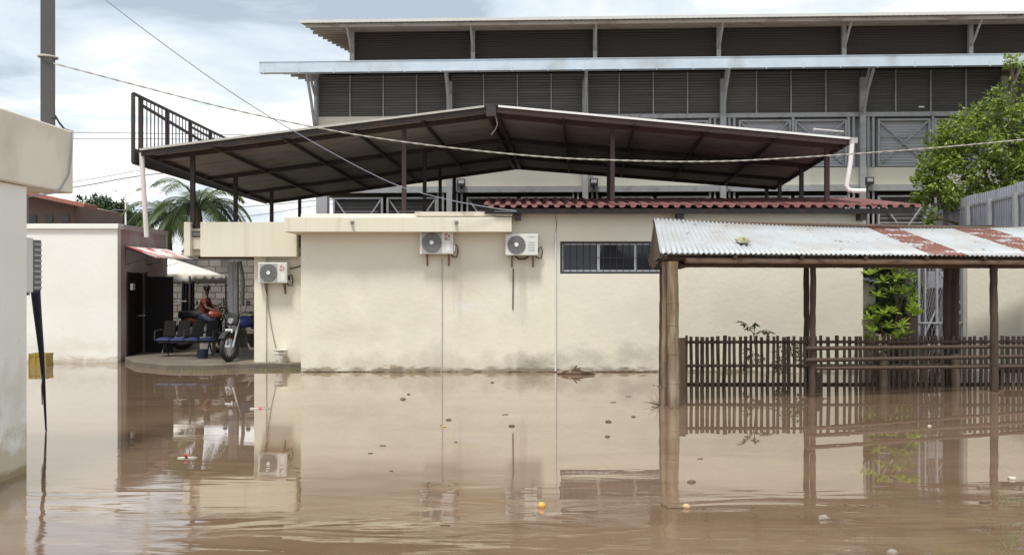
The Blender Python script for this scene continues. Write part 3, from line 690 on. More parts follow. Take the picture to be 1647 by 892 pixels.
build('side_louver', MB().box(S[0]+.05,S[0]+.15,.21,22,7.84,9.6), halldark, h)
build('rear_wall', MB().box(S[0],XR-1,22,22.2,0,9.5), hallbeige, h)
build('end_wall', MB().box(XR-1,XR-.8,.0,22,0,9.5), hallbeige, h)
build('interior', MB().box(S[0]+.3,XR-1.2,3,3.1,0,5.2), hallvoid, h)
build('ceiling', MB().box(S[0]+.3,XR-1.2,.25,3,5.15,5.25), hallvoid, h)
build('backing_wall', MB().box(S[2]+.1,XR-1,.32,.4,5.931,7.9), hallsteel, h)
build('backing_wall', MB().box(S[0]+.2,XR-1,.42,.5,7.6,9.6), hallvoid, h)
def xpanel(x0, x1, z0, z1, sheet, deep, nm):
    f = build(nm, MB().box(x0,x0+.07,-.03,.04,z0,z1).box(x1-.07,x1,-.03,.04,z0,z1).box(x0+.07,x1-.07,-.03,.04,z0,z0+.06).box(x0+.07,x1-.07,-.03,.04,z1-.06,z1)
          .box(x0+.07,x1-.07,.0,.03,z0+(z1-z0)*.33,z0+(z1-z0)*.33+.03).box(x0+.07,x1-.07,.0,.03,z0+(z1-z0)*.62,z0+(z1-z0)*.62+.03), hallsteel, h)
    build('cross_brace', MB().beam((x0+.08,.01,z0+.08),(x1-.08,.01,z1-.08),.05,.04,(0,1,0)), hallsteel, f)
    build('cross_brace', MB().beam((x0+.08,.05,z1-.08),(x1-.08,.05,z0+.08),.05,.04,(0,1,0)), hallsteel, f)
    m = corr((x0,deep,z0),(x0,deep,z1),(x1,deep,z0),(x1,deep,z1), 17,.014,4,'sin')
    build('ribbed_sheet', m, sheet, f)
for b_ in range(2,6):
    for k in range(2):
        x0 = S[b_]+.58+k*1.93; x1 = x0+1.80
        xpanel(x0, x1, 5.96, 7.60, hallsheet, .12, 'cladding_panel')
    mid = S[b_]+.58+1.865
    build('slim_post', MB().box(mid-.045,mid+.045,-.06,.0,5.93,7.68), hallsteel, h)
    for q in (-.42,-.25,.25,.42):
        build('slim_post', MB().box(S[b_]+q-.04,S[b_]+q+.04,-.05,.02,5.93,7.68), hallsteel, h)
meshm = mat('dark_mesh', (.11,.105,.10), .8, .1, 3)
for b_ in range(0,6):
    for k in range(2):
        x0 = S[b_]+.58+k*1.93; x1 = x0+1.80
        xpanel(x0, x1, 2.4, 4.95, meshm, .14, 'gate_panel')
    for q in (.25,.42,-.42,-.25):
        if S[b_]+q > S[0]: build('slim_post', MB().box(S[b_]+q-.035,S[b_]+q+.035,-.05,.02,.1,5.09), hallsteel, h)
for i, s in enumerate(S):
    build('column', MB().box(s-.1,s+.1,-.28,-.122,.1,9.0) if i else MB().box(s+.02,s+.42,-.2,-.122,.1,5.09), hallsteel if i else hallsheet, h)
    if i == 0: build('column', MB().box(s-.03,s+.07,-.28,-.122,5.1,9.1), hallsteel, h)
    st = build('roof_strut', MB().tube([(s,-.3,7.75),(s,-.75,8.5),(s,-1.4,9.12)] if i else [(s,-.3,7.4),(s,-.8,8.3),(s,-1.4,9.12)], .055, 6), hallsteel, h, smooth=True)
    build('roof_strut', MB().tube([(s,-.2,8.5),(s,-.6,8.8),(s,-.95,9.2)], .05, 6), hallsteel, h, smooth=True)
    build('footing_pipe', MB().tube([(s+.22,-.2,5.15),(s+.22,-.2,5.9)], .05, 6), hallsteel, h, smooth=True)
gf = build('gutter', MB().box(XL,XR,-1.62,-1.60,9.07,9.44).box(XL,XR,-1.599,-1.35,9.07,9.09).box(XL,XL+.02,-1.599,-1.35,9.092,9.44).box(XL,XR,-1.64,-1.622,9.425,9.445), galv, h)
x = XL+.15; strap = None
while x < XR:
    if strap is None: strap = build('gutter_strap', MB().box(x-.015,x+.015,-1.635,-1.62,9.03,9.26), galv, gf); c1 = WL[strap.name].copy(); xs0 = x
    else: again(strap, c1+Vector((x-xs0,0,0)), gf)
    x += 1.21
SL = .125
def roofz(y, y0, z0): return z0+(y-y0)*SL
m = corr((XL+.05,-1.5,9.40),(XR,-1.5,9.40),(XL+.05,4.4,9.40+5.9*SL),(XR,4.4,9.40+5.9*SL), 150,.03,4,'sin')
solid(build('lower_roof', m, soffit, h), .01)
for j in range(6):
    y = -1.2+j*1.0; z = 9.40+(y+1.5)*SL-.09
    build('purlin', MB().box(XL+.12,XR,y-.04,y+.04,z-.06,z+.05), hallsteel, h)
# upper tier
CY = 3.75; UZ = 11.80; UY = 2.15; UXL = -8.25
build('clerestory_wall', MB().box(S[0]+.35,XR-1.2,CY,CY+.15,9.9,12.0), halldark2, h)
m = MB()
for j in range(20): m.beam((S[0]+.36,CY-.02,10.1+j*.095),(XR-1.3,CY-.02,10.1+j*.095),.07,.012,(0,.75,.66))
build('clerestory_louver', m, halldark2, h)
build('clerestory_side', MB().box(S[0]+.35,S[0]+.5,CY+.16,18,9.9,11.95), halldark2, h)
solid(build('upper_roof', corr((UXL,UY,UZ),(XR,UY,UZ),(UXL,12,UZ+9.85*SL),(XR,12,UZ+9.85*SL), 160,.03,4,'sin'), soffit, h), .012)
solid(build('upper_roof', corr((UXL,12,UZ+9.85*SL),(XR,12,UZ+9.85*SL),(UXL,22,UZ),(XR,22,UZ), 160,.03,4,'sin'), soffit, h), .012)
build('roof_edge_trim', MB().box(UXL,XR,UY-.03,UY-.01,UZ-.02,UZ+.09), rooftop, h)
for y, dz in ((UY+.15,-.13),(UY+.85,-.12),(CY-.25,-.14)):
    build('purlin', MB().box(UXL+.25,XR,y-.04,y+.04,roofz(y,UY,UZ)+dz-.05,roofz(y,UY,UZ)+dz+.07), soffit, h)
for j in range(9):
    y = 4.2+j*.8; z = roofz(y,UY,UZ)
    build('purlin', MB().box(UXL+.03,S[0]+.3,y-.04,y+.04,z-.16,z-.04), soffit, h)
x = UXL+1; 
for k, s in enumerate(S):
    sx = s+.5
    build('clerestory_post', MB().box(sx-.08,sx+.08,CY-.28,CY-.1,9.9,11.95), hallsteel, h)
    pts = [(sx,CY-.28,10.95),(sx,CY-.5,11.1),(sx,CY-.85,11.45),(sx,CY-1.25,11.78)]
    build('roof_bracket', MB().tube(pts, .05, 6), hallsteel, h, smooth=True)
for u, v in ((742,294),(955,293),(1398,291)):
    y = 33-(u-823.5)/F*33*math.sin(TH)-.25; p = P(u,v,y)
    t = thing('floodlight', {742:'floodlight on the hall wall seen below the left half of the canopy',955:'floodlight on the hall wall near the middle just right of the canopy ridge',1398:'floodlight on the hall wall right of the elbowed downpipe'}[u], 'floodlight', p, 0, 'floodlights on the hall')
    build('housing', MB().box(p.x-.14,p.x+.14,y-.09,y+.03,p.z-.12,p.z+.13), ironm, t, bevel=.01)
    build('lens', MB().box(p.x-.10,p.x+.10,y-.10,y-.092,p.z-.03,p.z+.09), acp, t)
    build('bracket', MB().beam((p.x,y,p.z-.1),(p.x,y+.12,p.z-.2),.05,.03), ironm, t)
p = P(1482,172,32.2); t = build('wall_lamp', MB().tube([(p.x-.09,p.y,p.z),(p.x+.09,p.y,p.z)], .03, 8), whitetrim, None, smooth=True); tag(t, 'tiny white lamp on the dark louvers beside the tree', 'lamp')
t = build('conduit', MB().tube([P(1310,208,31.6),P(1357,212,31.6)], .03, 6).tube([P(1310,208,31.6),P(1309,207,32.3)], .05, 6), pvc, None, smooth=True); tag(t, 'short pale rod just above the right end of the canopy', 'pipe')

# ------------------------------------------------------------------ shelter with tin roof
sh = thing('tin_roof_shelter', 'bamboo post shelter with patched rusty corrugated tin roof in the water', 'shelter', (6, 17, 0))
def Rg(s):
    z = 3.17-.09*math.sin(min(max(s,0),2)/2*PI)
    return Vector((2.57+4.4*s, 16.9+1.4*s, z))
def Ev(s): return Vector((2.38+5.06*s, 15.0+1.5*s, 2.49))
def Bk(s): return Vector((2.80+4.3*s, 19.0+.75*s, 2.50))
cuts = [0,.165,.33,.495,.66,.825,.99,1.144,1.286,1.428,1.53,1.63,1.8,1.98]
for i in range(len(cuts)-1):
    a, b_ = cuts[i], cuts[i+1]; rust = i in (6,9,10)
    dz = Vector((0,0,0))
    wv = max(6, round((b_-a)*4.6/.088))
    j1, j2 = random.uniform(-.03,.03), random.uniform(-.02,.02)
    ext = Vector((0, -.05*random.random(), 0))
    o = build('tin_sheet', corr(Rg(a)+dz, Rg(b_+.0005)+dz, Ev(a)+dz, Ev(b_+.0005)+dz, wv,.014,6,'sin',4), tin_rust if rust else tin_ok, sh, smooth=True, label='rusted brown sheet' if rust else None)
    solid(o, .002)
for i in range(len(cuts)-1):
    a, b_ = cuts[i], cuts[i+1]; wv = max(6, round((b_-a)*4.4/.088))
    solid(build('tin_sheet', corr(Rg(a), Rg(b_), Bk(a), Bk(b_), wv,.014,6,'sin',1), tin_ok, sh, smooth=True), .002)
dn = Vector((0,0,-1))
def pole(name, pts, r, mt, parent=sh, knots=.42, seed=0):
    rnd = random.Random(seed); p0, p1 = Vector(pts[0]), Vector(pts[-1]); Ln = (p1-p0).length; n = max(3, int(Ln/.14))
    ps, rs = [], []; k0 = rnd.uniform(.15,.35)
    for i in range(n+1):
        t = i/n; ps.append(p0.lerp(p1,t)+Vector((rnd.uniform(-.006,.006),rnd.uniform(-.006,.006),0))*(1 if abs((p1-p0).z) > .5 else 0)); rs.append(r*(1+rnd.uniform(-.05,.05)))
    m = MB().tube(ps, rs, 10)
    t = k0
    while t < Ln:
        c = p0.lerp(p1, t/Ln); d = (p1-p0).normalized(); m.ring(c, d, r*.98, r*.07, 12, 4); t += knots*rnd.uniform(.75,1.2)
    return build(name, m, mt, parent, smooth=True)
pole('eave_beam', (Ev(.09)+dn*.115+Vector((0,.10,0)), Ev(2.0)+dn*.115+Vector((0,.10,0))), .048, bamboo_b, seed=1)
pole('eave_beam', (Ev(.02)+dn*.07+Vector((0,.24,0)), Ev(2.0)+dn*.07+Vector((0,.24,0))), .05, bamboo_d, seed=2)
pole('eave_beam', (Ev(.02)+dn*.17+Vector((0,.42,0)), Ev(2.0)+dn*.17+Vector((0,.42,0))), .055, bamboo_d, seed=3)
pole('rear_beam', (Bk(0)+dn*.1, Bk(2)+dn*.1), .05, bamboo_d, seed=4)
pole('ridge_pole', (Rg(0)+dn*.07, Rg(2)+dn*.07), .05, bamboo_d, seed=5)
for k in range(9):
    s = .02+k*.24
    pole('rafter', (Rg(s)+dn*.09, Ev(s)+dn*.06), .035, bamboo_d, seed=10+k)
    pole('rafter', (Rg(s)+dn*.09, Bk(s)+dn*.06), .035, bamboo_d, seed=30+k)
# gable end sheet hanging at the left
gm = MB(); gm.add([Rg(0)+Vector((.03,0,-.04)), Ev(0)+Vector((.03,.1,-.05)), Ev(0)+Vector((.03,.7,-.12)), Vector((2.62,16.6,2.38)), Bk(0)+Vector((-.02,-.6,-.25)), Bk(0)+Vector((-.02,0,-.06))], [(0,1,2,3),(0,3,4,5)])
solid(build('gable_board', gm, bamboo_d, sh), .02)
def up(u, y): return (u-823.5)/F*y
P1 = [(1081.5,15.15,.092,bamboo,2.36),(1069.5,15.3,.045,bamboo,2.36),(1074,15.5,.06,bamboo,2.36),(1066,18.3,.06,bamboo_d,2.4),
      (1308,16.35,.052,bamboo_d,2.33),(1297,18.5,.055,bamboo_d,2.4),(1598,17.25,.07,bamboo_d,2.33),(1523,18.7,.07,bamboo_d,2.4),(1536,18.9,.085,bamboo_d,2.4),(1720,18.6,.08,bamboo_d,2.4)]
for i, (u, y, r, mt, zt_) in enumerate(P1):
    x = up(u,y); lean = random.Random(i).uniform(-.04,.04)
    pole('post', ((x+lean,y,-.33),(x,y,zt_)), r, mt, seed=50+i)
x = up(1095,18.0); pole('post_stub', ((x,17.9,-.33),(x,17.9,.94)), .075, bamboo, seed=70)
x = up(1313,17.2); pole('post_stub', ((x,17.2,-.33),(x,17.2,.35)), .09, bamboo_d, seed=71)
x = up(1424,18.0); pole('post_stub', ((x,18.1,-.33),(x,18.1,.62)), .07, bamboo, seed=72)
x = up(1541,18.0); pole('post_stub', ((x,18.1,-.33),(x,18.1,.62)), .08, bamboo, seed=73)
m = MB().beam(P(1090,430,15.3),P(1112,424,15.6),.08,.06).beam(P(1092,427,15.35),P(1125,421,15.7),.05,.05)
build('lashing', m, bamboo_d, sh)
# front rails between the front posts
for i, (va, vb) in enumerate(((560,556),(579,571),(592,588))):
    a = P(1296 if i < 2 else 1312, va, 16.25); b_ = P(1740, vb, 17.9)
    pole('front_rail', (a, b_), .036 if i < 2 else .032, bamboo_d, seed=80+i)
st = build('stone', MB().blob(P(1194,388,16.0)+Vector((0,0,.02)), .13,.1,.05,9,5,.25), mat('mossy_stone',(.33,.31,.20),.9,.2,15,col2=(.12,.14,.06),c2scale=12), None, smooth=True); tag(st, 'flat mossy stone weighing down the tin roof of the shelter', 'stone')
st.rotation_euler.x = R(15)

# ------------------------------------------------------------------ slat fence
fe = thing('slat_fence', 'weathered bamboo slat fence standing in the water behind the shelter', 'fence', (7, 18.3, 0))
FYY = 18.25
rnd = random.Random(5)
variants = []
x = up(1103, FYY); i = 0
slv = []
for k in range(4):
    w_ = .028+.002*k; b0 = rnd.uniform(-.006,.006); b1x = rnd.uniform(-.008,.008)
    m = MB(); zsn = [-.34,.0,.3,.6,.955]; off = [0,b0,b1x,b0*.5,0]
    for a_, b__, oa, ob in zip(zsn[:-1], zsn[1:], off[:-1], off[1:]):
        m.add([(-w_+oa,-.012,a_),(w_+oa,-.012,a_),(w_+oa,.012,a_),(-w_+oa,.012,a_),(-w_+ob,-.012,b__),(w_+ob,-.012,b__),(w_+ob,.012,b__),(-w_+ob,.012,b__)], [(0,1,5,4),(1,2,6,5),(2,3,7,6),(3,0,4,7)]+([(4,5,6,7)] if b__ > .9 else []))
    slv.append(m)
protos = []
while x < up(1730, FYY):
    k = i % 4
    if i < 4:
        m = slv[k]; m.v = [(v[0]+x, v[1]+FYY, v[2]) for v in m.v]
        o = build('slat', m, slatm, fe); protos.append(o)
    else:
        o = again(protos[k], (x, FYY, -.34), fe)
    o.rotation_euler = (0, rnd.gauss(0,.008), 0); o.scale.z = rnd.uniform(.985,1.012); o.scale.x = rnd.uniform(.85,1.15)
    u_ = x*F/FYY+823.5
    x += rnd.uniform(.100,.112) if not (1320 < u_ < 1350) else .15
    i += 1
for z, yy in ((.84,-.04),(.38,-.04)):
    pole('rail', ((up(1098,FYY), FYY+yy, z), (up(1735,FYY), FYY+yy, z+.01)), .03, slatm, parent=fe, seed=int(z*100))
pole('rail', ((up(1098,FYY), FYY+.04, .02), (up(1735,FYY), FYY+.04, .02)), .022, bamboo_d, parent=fe, seed=3)
bn = thing('bench', 'low dark wooden bench behind the fence at the right edge', 'bench', (up(1640,18.8),18.8,0))
bxx = up(1640,18.8)
build('seat', MB().box(bxx-.5,bxx+.9,18.55,18.95,.20,.27), slatm, bn)
for q in (-.42,.1,.8): build('leg', MB().box(bxx+q-.03,bxx+q+.03,18.7,18.76,-.34,.199), slatm, bn)

# ------------------------------------------------------------------ right: second cream wall, gate, grey fence
rb = thing('boundary_wall', 'plain cream wall at the right behind the shelter', 'wall', (12,20.9,0))
build('wall', MB().box(up(1556,20.9),16.5,20.9,21.1,-.3,3.0), beige, rb)
gtm = mat('grey_lattice_paint', (.40,.41,.46), .5, .08, 4)
gt = thing('lattice_gate', 'tall grey metal lattice gate between the cream walls', 'gate', (up(1515,21.3),21.3,0))
g0, g1 = up(1476,21.3), up(1551,21.3)
for u, w_ in ((1478,.05),(1488,.03),(1507,.04),(1549,.08)):
    x = up(u,21.3); build('upright', MB().box(x-w_/2,x+w_/2,21.28,21.34,-.3,3.1), gtm, gt)
for z in (.55,1.05,2.9): build('crossbar', MB().box(g0,g1,21.26,21.279,z,z+.035), gtm, gt)
for a_, b__ in (((1549,494),(1507,560)),((1549,494),(1507,430)),((1507,494),(1478,560))):
    build('brace', MB().beam(P(*a_,21.36),P(*b__,21.36),.03,.03,(0,1,0)), gtm, gt)
m = MB(); x = g0
while x < g1+1.2:
    m.beam((x-1.0,21.4,0),(x+.3,21.4,3.0),.008,.008); m.beam((x+.3,21.4,0),(x-1.0,21.4,3.0),.008,.008); x += .11
o = build('wire_mesh', m, gtm, gt)
for v_ in o.data.vertices:
    xx = v_.co.x+WL[o.name].x; v_.co.x = min(max(xx,g0),g1)-WL[o.name].x
iy = 23.2
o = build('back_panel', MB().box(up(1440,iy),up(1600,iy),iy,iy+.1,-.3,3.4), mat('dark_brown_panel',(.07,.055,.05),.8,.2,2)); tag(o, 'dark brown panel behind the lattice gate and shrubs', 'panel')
o = build('grey_box', MB().box(up(1490,22.6),up(1526,22.6),22.5,22.8,1.85,2.25).box(up(1513,22.6),up(1524,22.6),22.5,22.8,.3,1.84), mat('lilac_grey_paint',(.35,.34,.40),.6,.1,3)); tag(o, 'pale grey box on legs seen through the lattice gate', 'box')
o = thing('side_shed', 'small cream lean-to with pale curved roof right of the long building', 'shed', (up(1400,22.5),22.5,0))
build('wall', MB().box(up(1385,22.4),up(1408,22.4),22.4,22.6,-.3,2.05), beige, o)
solid(build('roof', corr((up(1380,22),22.0,2.08),(up(1412,22),22.0,1.98),(up(1380,22.8),22.8,2.18),(up(1412,22.8),22.8,2.08),4,.01), tin_ok, o), .01)
gfn = thing('corrugated_fence', 'tall grey corrugated metal fence receding behind the tin roof shelter', 'fence', (12.9,26,0))
A, B = Vector((13.6,30.6,0)), Vector((11.9,20.0,0)); zf = 4.40
dv = (B-A); Ld = dv.length; ns_ = 11
for i in range(ns_):
    a_, b__ = A+dv*i/ns_, A+dv*(i+1)/ns_
    m = MB(); nn = 24
    per = Vector((-dv.y,dv.x,0)).normalized()
    for z in (0.1, zf+.0):
        for j in range(nn+1):
            ph = (j % 4); hh = .018 if ph in (0,) else -.012
            p = a_.lerp(b__, j/nn)+per*hh; m.v.append((p.x,p.y,z))
    for j in range(nn): m.f.append((j,j+1,nn+2+j,nn+1+j))
    o = build('fence_sheet', m, greyfence, gfn); solid(o,.004); o.location.z += random.uniform(-.015,.015)
side = Vector((-1,0,0))
build('rail', MB().beam(A+side*.06+Vector((0,0,4.10)), B+side*.06+Vector((0,0,4.10)), .05,.06), hallsteel, gfn)
build('rail', MB().beam(A+side*.06+Vector((0,0,2.2)), B+side*.06+Vector((0,0,2.2)), .05,.06), hallsteel, gfn)
for yq in (30.3,28.3,26.1,24.4,22.6,20.9):
    t = (30.6-yq)/10.6; p = A+dv*t+side*.12; build('post', MB().box(p.x-.05,p.x+.05,p.y-.05,p.y+.05,.1,4.16), hallsteel, gfn)

# ------------------------------------------------------------------ vegetation
def leaf(m, p, d, n_, l, w_, fold=.25):
    d = d.normalized(); s = d.cross(n_); 
    if s.length < 1e-3: s = d.orthogonal()
    s = s.normalized(); nn = s.cross(d)
    a, b_ = p, p+d*l; c1_ = p+d*l*.45+s*w_/2-nn*w_*fold; c2_ = p+d*l*.45-s*w_/2-nn*w_*fold
    m.add([a, c1_, b_, c2_], [(0,1,2),(0,2,3)])
def rvec(r): 
    while True:
        v = Vector((r.uniform(-1,1), r.uniform(-1,1), r.uniform(-1,1)))
        if .05 < v.length < 1: return v
def crown(centers, n, l, w_, r, droop=.2):
    m = MB()
    tot = sum(c[1]**2 for c in centers)
    for c, rad, sq in centers:
        k = int(n*rad**2/tot)
        nclump = max(4, k//26)
        for q in range(nclump):
            v = rvec(r); v = v.normalized()*(v.length**.45)*rad; v.z *= sq
            cc_ = Vector(c)+v; cr_ = r.uniform(.09,.22)*rad**.35
            for z in range(26):
                o_ = rvec(r)*cr_; d = (o_.normalized()+Vector((0,0,-droop))+rvec(r)*.5)
                leaf(m, cc_+o_, d, Vector((r.uniform(-.6,.6),r.uniform(-.6,.6),1)), l*r.uniform(.6,1.25), w_*r.uniform(.7,1.2))
    return m
def tree(name, label, base, ztrunk, branches, centers, n, l, w_, lm_, rt=.14, seed=1, group=None):
    r = random.Random(seed); t = thing(name, label, 'tree', base, 0, group)
    bx_, by_, bz_ = base; top = Vector((bx_+r.uniform(-.1,.1), by_, ztrunk))
    build('trunk', MB().tube([(bx_,by_,bz_-.2),(bx_+.05,by_,(bz_+ztrunk)/2),top], [rt*1.2,rt,rt*.7], 10), barkm, t, smooth=True)
    for c, rad, sq in centers:
        mid = top.lerp(Vector(c), .5)+rvec(r)*.2
        build('limb', MB().tube([top, mid, c], [rt*.6, rt*.35, rt*.12], 7), barkm, t, smooth=True)
        for q in range(5):
            e_ = Vector(c)+rvec(r)*rad*.8; build('twig', MB().tube([mid.lerp(Vector(c),.7), e_], [rt*.15, rt*.05], 5), barkm, t, smooth=True)
    build('crown', crown(centers, n, l, w_, r), lm_, t)
    return t
T0 = 28.2
cen = [((P(1600,235,T0)), 1.35, .9), (P(1555,280,T0-.3), 1.05, .85), (P(1640,300,T0), 1.3, .9), (P(1508,318,T0-.8), .55, .8), (P(1530,230,T0), .7, .7),
       (P(1625,180,T0+.2), .85, .9), (P(1690,225,T0), 1.25, 1), (P(1500,262,T0-.5), .6, .7), (P(1488,300,T0-.6), .5, .7), (P(1560,215,T0), .8, .7), (P(1490,345,T0-1.2), .3, .8), (P(1630,100,T0), .24, .45), (P(1650,118,T0), .3, .5), (P(1700,290,T0), 1.5, 1), (P(1585,335,T0-.4),.7,.7)]
cen = [(c_, r_*1.1, q_) for c_, r_, q_ in cen]
tree('leafy_tree', 'dense yellow-green leafy tree rising behind the grey corrugated fence', (P(1640,0,T0).x,T0,.08), 3.2, 0, cen, 17000, .16, .09, leaf_tree, .16, 3)
# broad leaved shrub in the gap: leaves as parts
sb = thing('broad_leaf_shrub', 'bright green shrub with rosettes of broad leaves beside the long building', 'shrub', (up(1435,21.9),21.9,0))
r = random.Random(11)
stems = []
for (a_, b__, c__) in (((1425,600),(1440,520),(1462,440)),((1420,600),(1422,540),(1405,500)),((1435,600),(1448,500),(1430,455)),((1440,600),(1455,530),(1470,500)),((1415,600),(1400,560),(1400,530))):
    pp = [P(*a_,21.9), P(*b__,21.8), P(*c__,21.7)]; stems.append(pp)
    build('stem', MB().tube(pp, [.04,.03,.015], 7), barkm, sb, smooth=True)
m = MB(); leaf(m, Vector((0,0,0)), Vector((1,0,.0)), Vector((0,0,1)), .20, .075, .3)
# rounded leaf shape
m = MB(); pts_ = [(0,0),(.05,.022),(.11,.036),(.165,.03),(.205,0)]
m.v = [(0,0,0),(.055,.02,.012),(.12,.036,.018),(.175,.028,.008),(.215,0,-.008),(.175,-.028,.008),(.12,-.036,.018),(.055,-.02,.012),(.12,0,.0)]
m.f = [(0,1,8),(1,2,8),(2,3,8),(3,4,8),(4,5,8),(5,6,8),(6,7,8),(7,0,8)]
lo = None; cnt = 0
ros = [(1462,447),(1470,430),(1452,433),(1444,450),(1405,498),(1398,512),(1420,505),(1432,500),(1412,520),(1400,535),(1430,530),(1450,525),(1455,540),(1440,545),(1470,500),(1474,510),(1412,430),(1400,440),(1425,435),(1390,548),(1408,550),(1458,470),(1436,470),(1422,452),(1466,485),(1410,478)]
for u, v in ros:
    c = P(u+r.uniform(-3,3), v+r.uniform(-3,3), 21.0+r.uniform(-.3,.3)); st_ = r.choice(stems)
    k0 = r.uniform(0,6)
    for k in range(11):
        yaw = k0+2*PI*k/11*1.0+r.uniform(-.25,.25); pit = r.uniform(-.75,.15) if k % 2 else r.uniform(-1.1,-.3)
        if lo is None:
            mm = MB(); mm.v = [(a_[0]+c.x,a_[1]+c.y,a_[2]+c.z) for a_ in m.v]; mm.f = m.f
            me = mesh_obj('leaf', m, leaf_bush, True); lo = bpy.data.objects.new('leaf', me); COL.objects.link(lo); lo.parent = sb; o = lo
        else: o = lo.copy(); COL.objects.link(o)
        o.location = c-WL[sb.name]; o.rotation_euler = (r.uniform(-.4,.4), pit, yaw); q = r.uniform(.85,1.35); o.scale = (q,q,q); cnt += 1
dullm = crown([(P(1425,500,22.4),.45,1.3),(P(1455,470,22.3),.4,1.3),(P(1440,570,22.0),.35,.6),(P(1400,450,22.6),.3,1)], 2600, .16, .06, r)
o = build('foliage', dullm, leaf_dull, sb); o['kind'] = 'stuff'
# sapling behind the fence
sp_ = thing('sapling', 'thin sapling with drooping leaves poking above the slat fence', 'plant', (up(1217,18.6),18.6,0))
build('stem', MB().tube([(up(1217,18.6),18.6,-.3),P(1216,570,18.6),P(1212,535,18.6)], [.02,.015,.009], 6), barkm, sp_, smooth=True)
for u, v, du in ((1192,516,-1),(1240,532,1),(1215,517,.2),(1200,525,-.5),(1230,534,.6)):
    tip = P(u,v,18.55); base_ = P(1213,538,18.6); md = base_.lerp(tip,.6)+Vector((0,0,.05))
    build('twig', MB().tube([base_,md,tip], [.007,.005,.003], 5), barkm, sp_, smooth=True)
    for k in range(7):
        q = md.lerp(tip, k/6) if k else md; mm = MB(); leaf(mm, q, Vector((r.uniform(-1,1),r.uniform(-.5,.5),r.uniform(-.8,.2))), Vector((0,-.5,1)), .13, .05)
        build('leaf', mm, leaf_dull, sp_)
sp2 = build('shrub', crown([(P(1275,570,18.9),.3,.7),(P(1212,575,18.8),.16,1.3),(P(1255,582,18.9),.2,.7)], 500, .09,.04, r), leaf_dull); tag(sp2, 'low leafy weeds growing behind the left part of the slat fence', 'plant')
# palm behind the courtyard
def palm(label, base, zt_, n, ln, seed, lw=.035, gap=None):
    r = random.Random(seed); t = thing('palm_tree', label, 'palm tree', base, 0); bx_, by_, bz_ = base
    build('trunk', MB().tube([(bx_,by_,bz_-.2),(bx_+.1,by_,zt_*.6),(bx_,by_,zt_)], [.2,.15,.12], 10), barkm, t, smooth=True)
    for k in range(n):
        yaw = 2*PI*k/n*2.4+r.uniform(-.2,.2); el_ = r.uniform(.1,1.25); L_ = ln*r.uniform(.8,1.1); m = MB()
        p = Vector((bx_,by_,zt_)); d = Vector((math.cos(yaw)*math.cos(el_), math.sin(yaw)*math.cos(el_), math.sin(el_))); pts = [p.copy()]
        N = 16
        for j in range(N):
            d = (d+Vector((0,0,-.11-.006*j))).normalized(); p = p+d*L_/N; pts.append(p.copy())
        m.tube(pts, [.03-.024*j/N for j in range(N+1)], 5)
        for j in range(2, N+1):
            dd = (pts[j]-pts[j-1]).normalized(); s = dd.cross(Vector((0,0,1))).normalized()
            for sg in (-1,1):
                for q in range(3):
                    l_ = .62*math.sin(PI*(j+1)/(N+3))**.6*r.uniform(.8,1.1)
                    leaf(m, pts[j-1].lerp(pts[j], q/3), s*sg+dd*.7+Vector((0,0,-.5+r.uniform(-.15,.15))), Vector((0,0,1)), l_, lw, .1)
        build('frond', m, leaf_palm, t)
    return t
palm('fan of arching palm fronds behind the courtyard under the canopy', (up(318,31.8),31.8,.08), 4.45, 30, 2.1, 4)
palm('smaller drooping palm at the left of the bigger palm behind the courtyard', (up(268,34),34,.08), 4.3, 20, 1.7, 8)
# far trees
T = 85
cen = [(P(150,340,T),1.8,.8),(P(172,342,T),1.9,.8),(P(135,350,T),1.2,.8),(P(190,350,T+1),1.5,.8),(P(160,352,T),2.4,.6)]
tree('far_tree', 'dark rounded tree beyond the white building', (P(160,0,T).x,T,.08), 4, 0, cen, 6500, .42,.2, leaf_far, .3, 5)
cen = [(P(212,357,95),1.3,.7),(P(222,360,95),1.2,.6),(P(204,360,95),1.2,.6)]
tree('far_tree', 'low green tree right of the street lamp in the distance', (P(212,0,95).x,95,.08), 4, 0, cen, 3000, .4,.2, leaf_far, .25, 6)
for i in range(12):
    u = -150+i*150+random.uniform(-40,40); y = 130+random.uniform(-10,20); v0 = 418+random.uniform(-6,5)
    cen = [(P(u+random.uniform(-40,40),v0+random.uniform(0,8),y),random.uniform(2.5,4),.6) for _ in range(3)]
    if 560 < u < 1640: continue
    tree('far_tree', ['distant tree on the horizon left of the white building','distant tree on the horizon behind the red-roofed house','distant tree low behind the street lamp','distant tree low behind the palm fronds','distant tree low behind the canopy posts'][i % 5], (P(u,0,y).x,y,.08), 3, 0, cen, 1500, .8,.4, leaf_far, .3, 60+i, 'distant trees on the horizon')
# far house
fh = thing('far_house', 'brown house with red overhanging roof behind the white building', 'house', (up(80,40),41,0))
hy = 40.0
a_, b_, c_, d_ = P(-60,293,hy), P(119,330,hy), P(119,446,hy), P(-60,446,hy); m = MB(); q5 = Vector((0,5,0)); m.add([a_,b_,c_,d_,a_+q5,b_+q5,c_+q5,d_+q5],[(3,2,1,0),(4,5,6,7),(0,1,5,4),(1,2,6,5),(2,3,7,6),(3,0,4,7)]); build('wall', m, farwall, fh)
for u in (53,79,105):
    c = P(u,354,hy-.02); w_ = build('window', MB().box(c.x-.16,c.x+.16,hy-.05,hy-.005,c.z-.1,c.z+.22), glassm, fh); 
m = MB(); m.beam(P(-60,289,hy-.3),P(145,332,hy-.3),1.2,.10)
solid(build('roof', m, mat('far_red_roof',(.34,.13,.10),.7,.1,3), fh), .09)
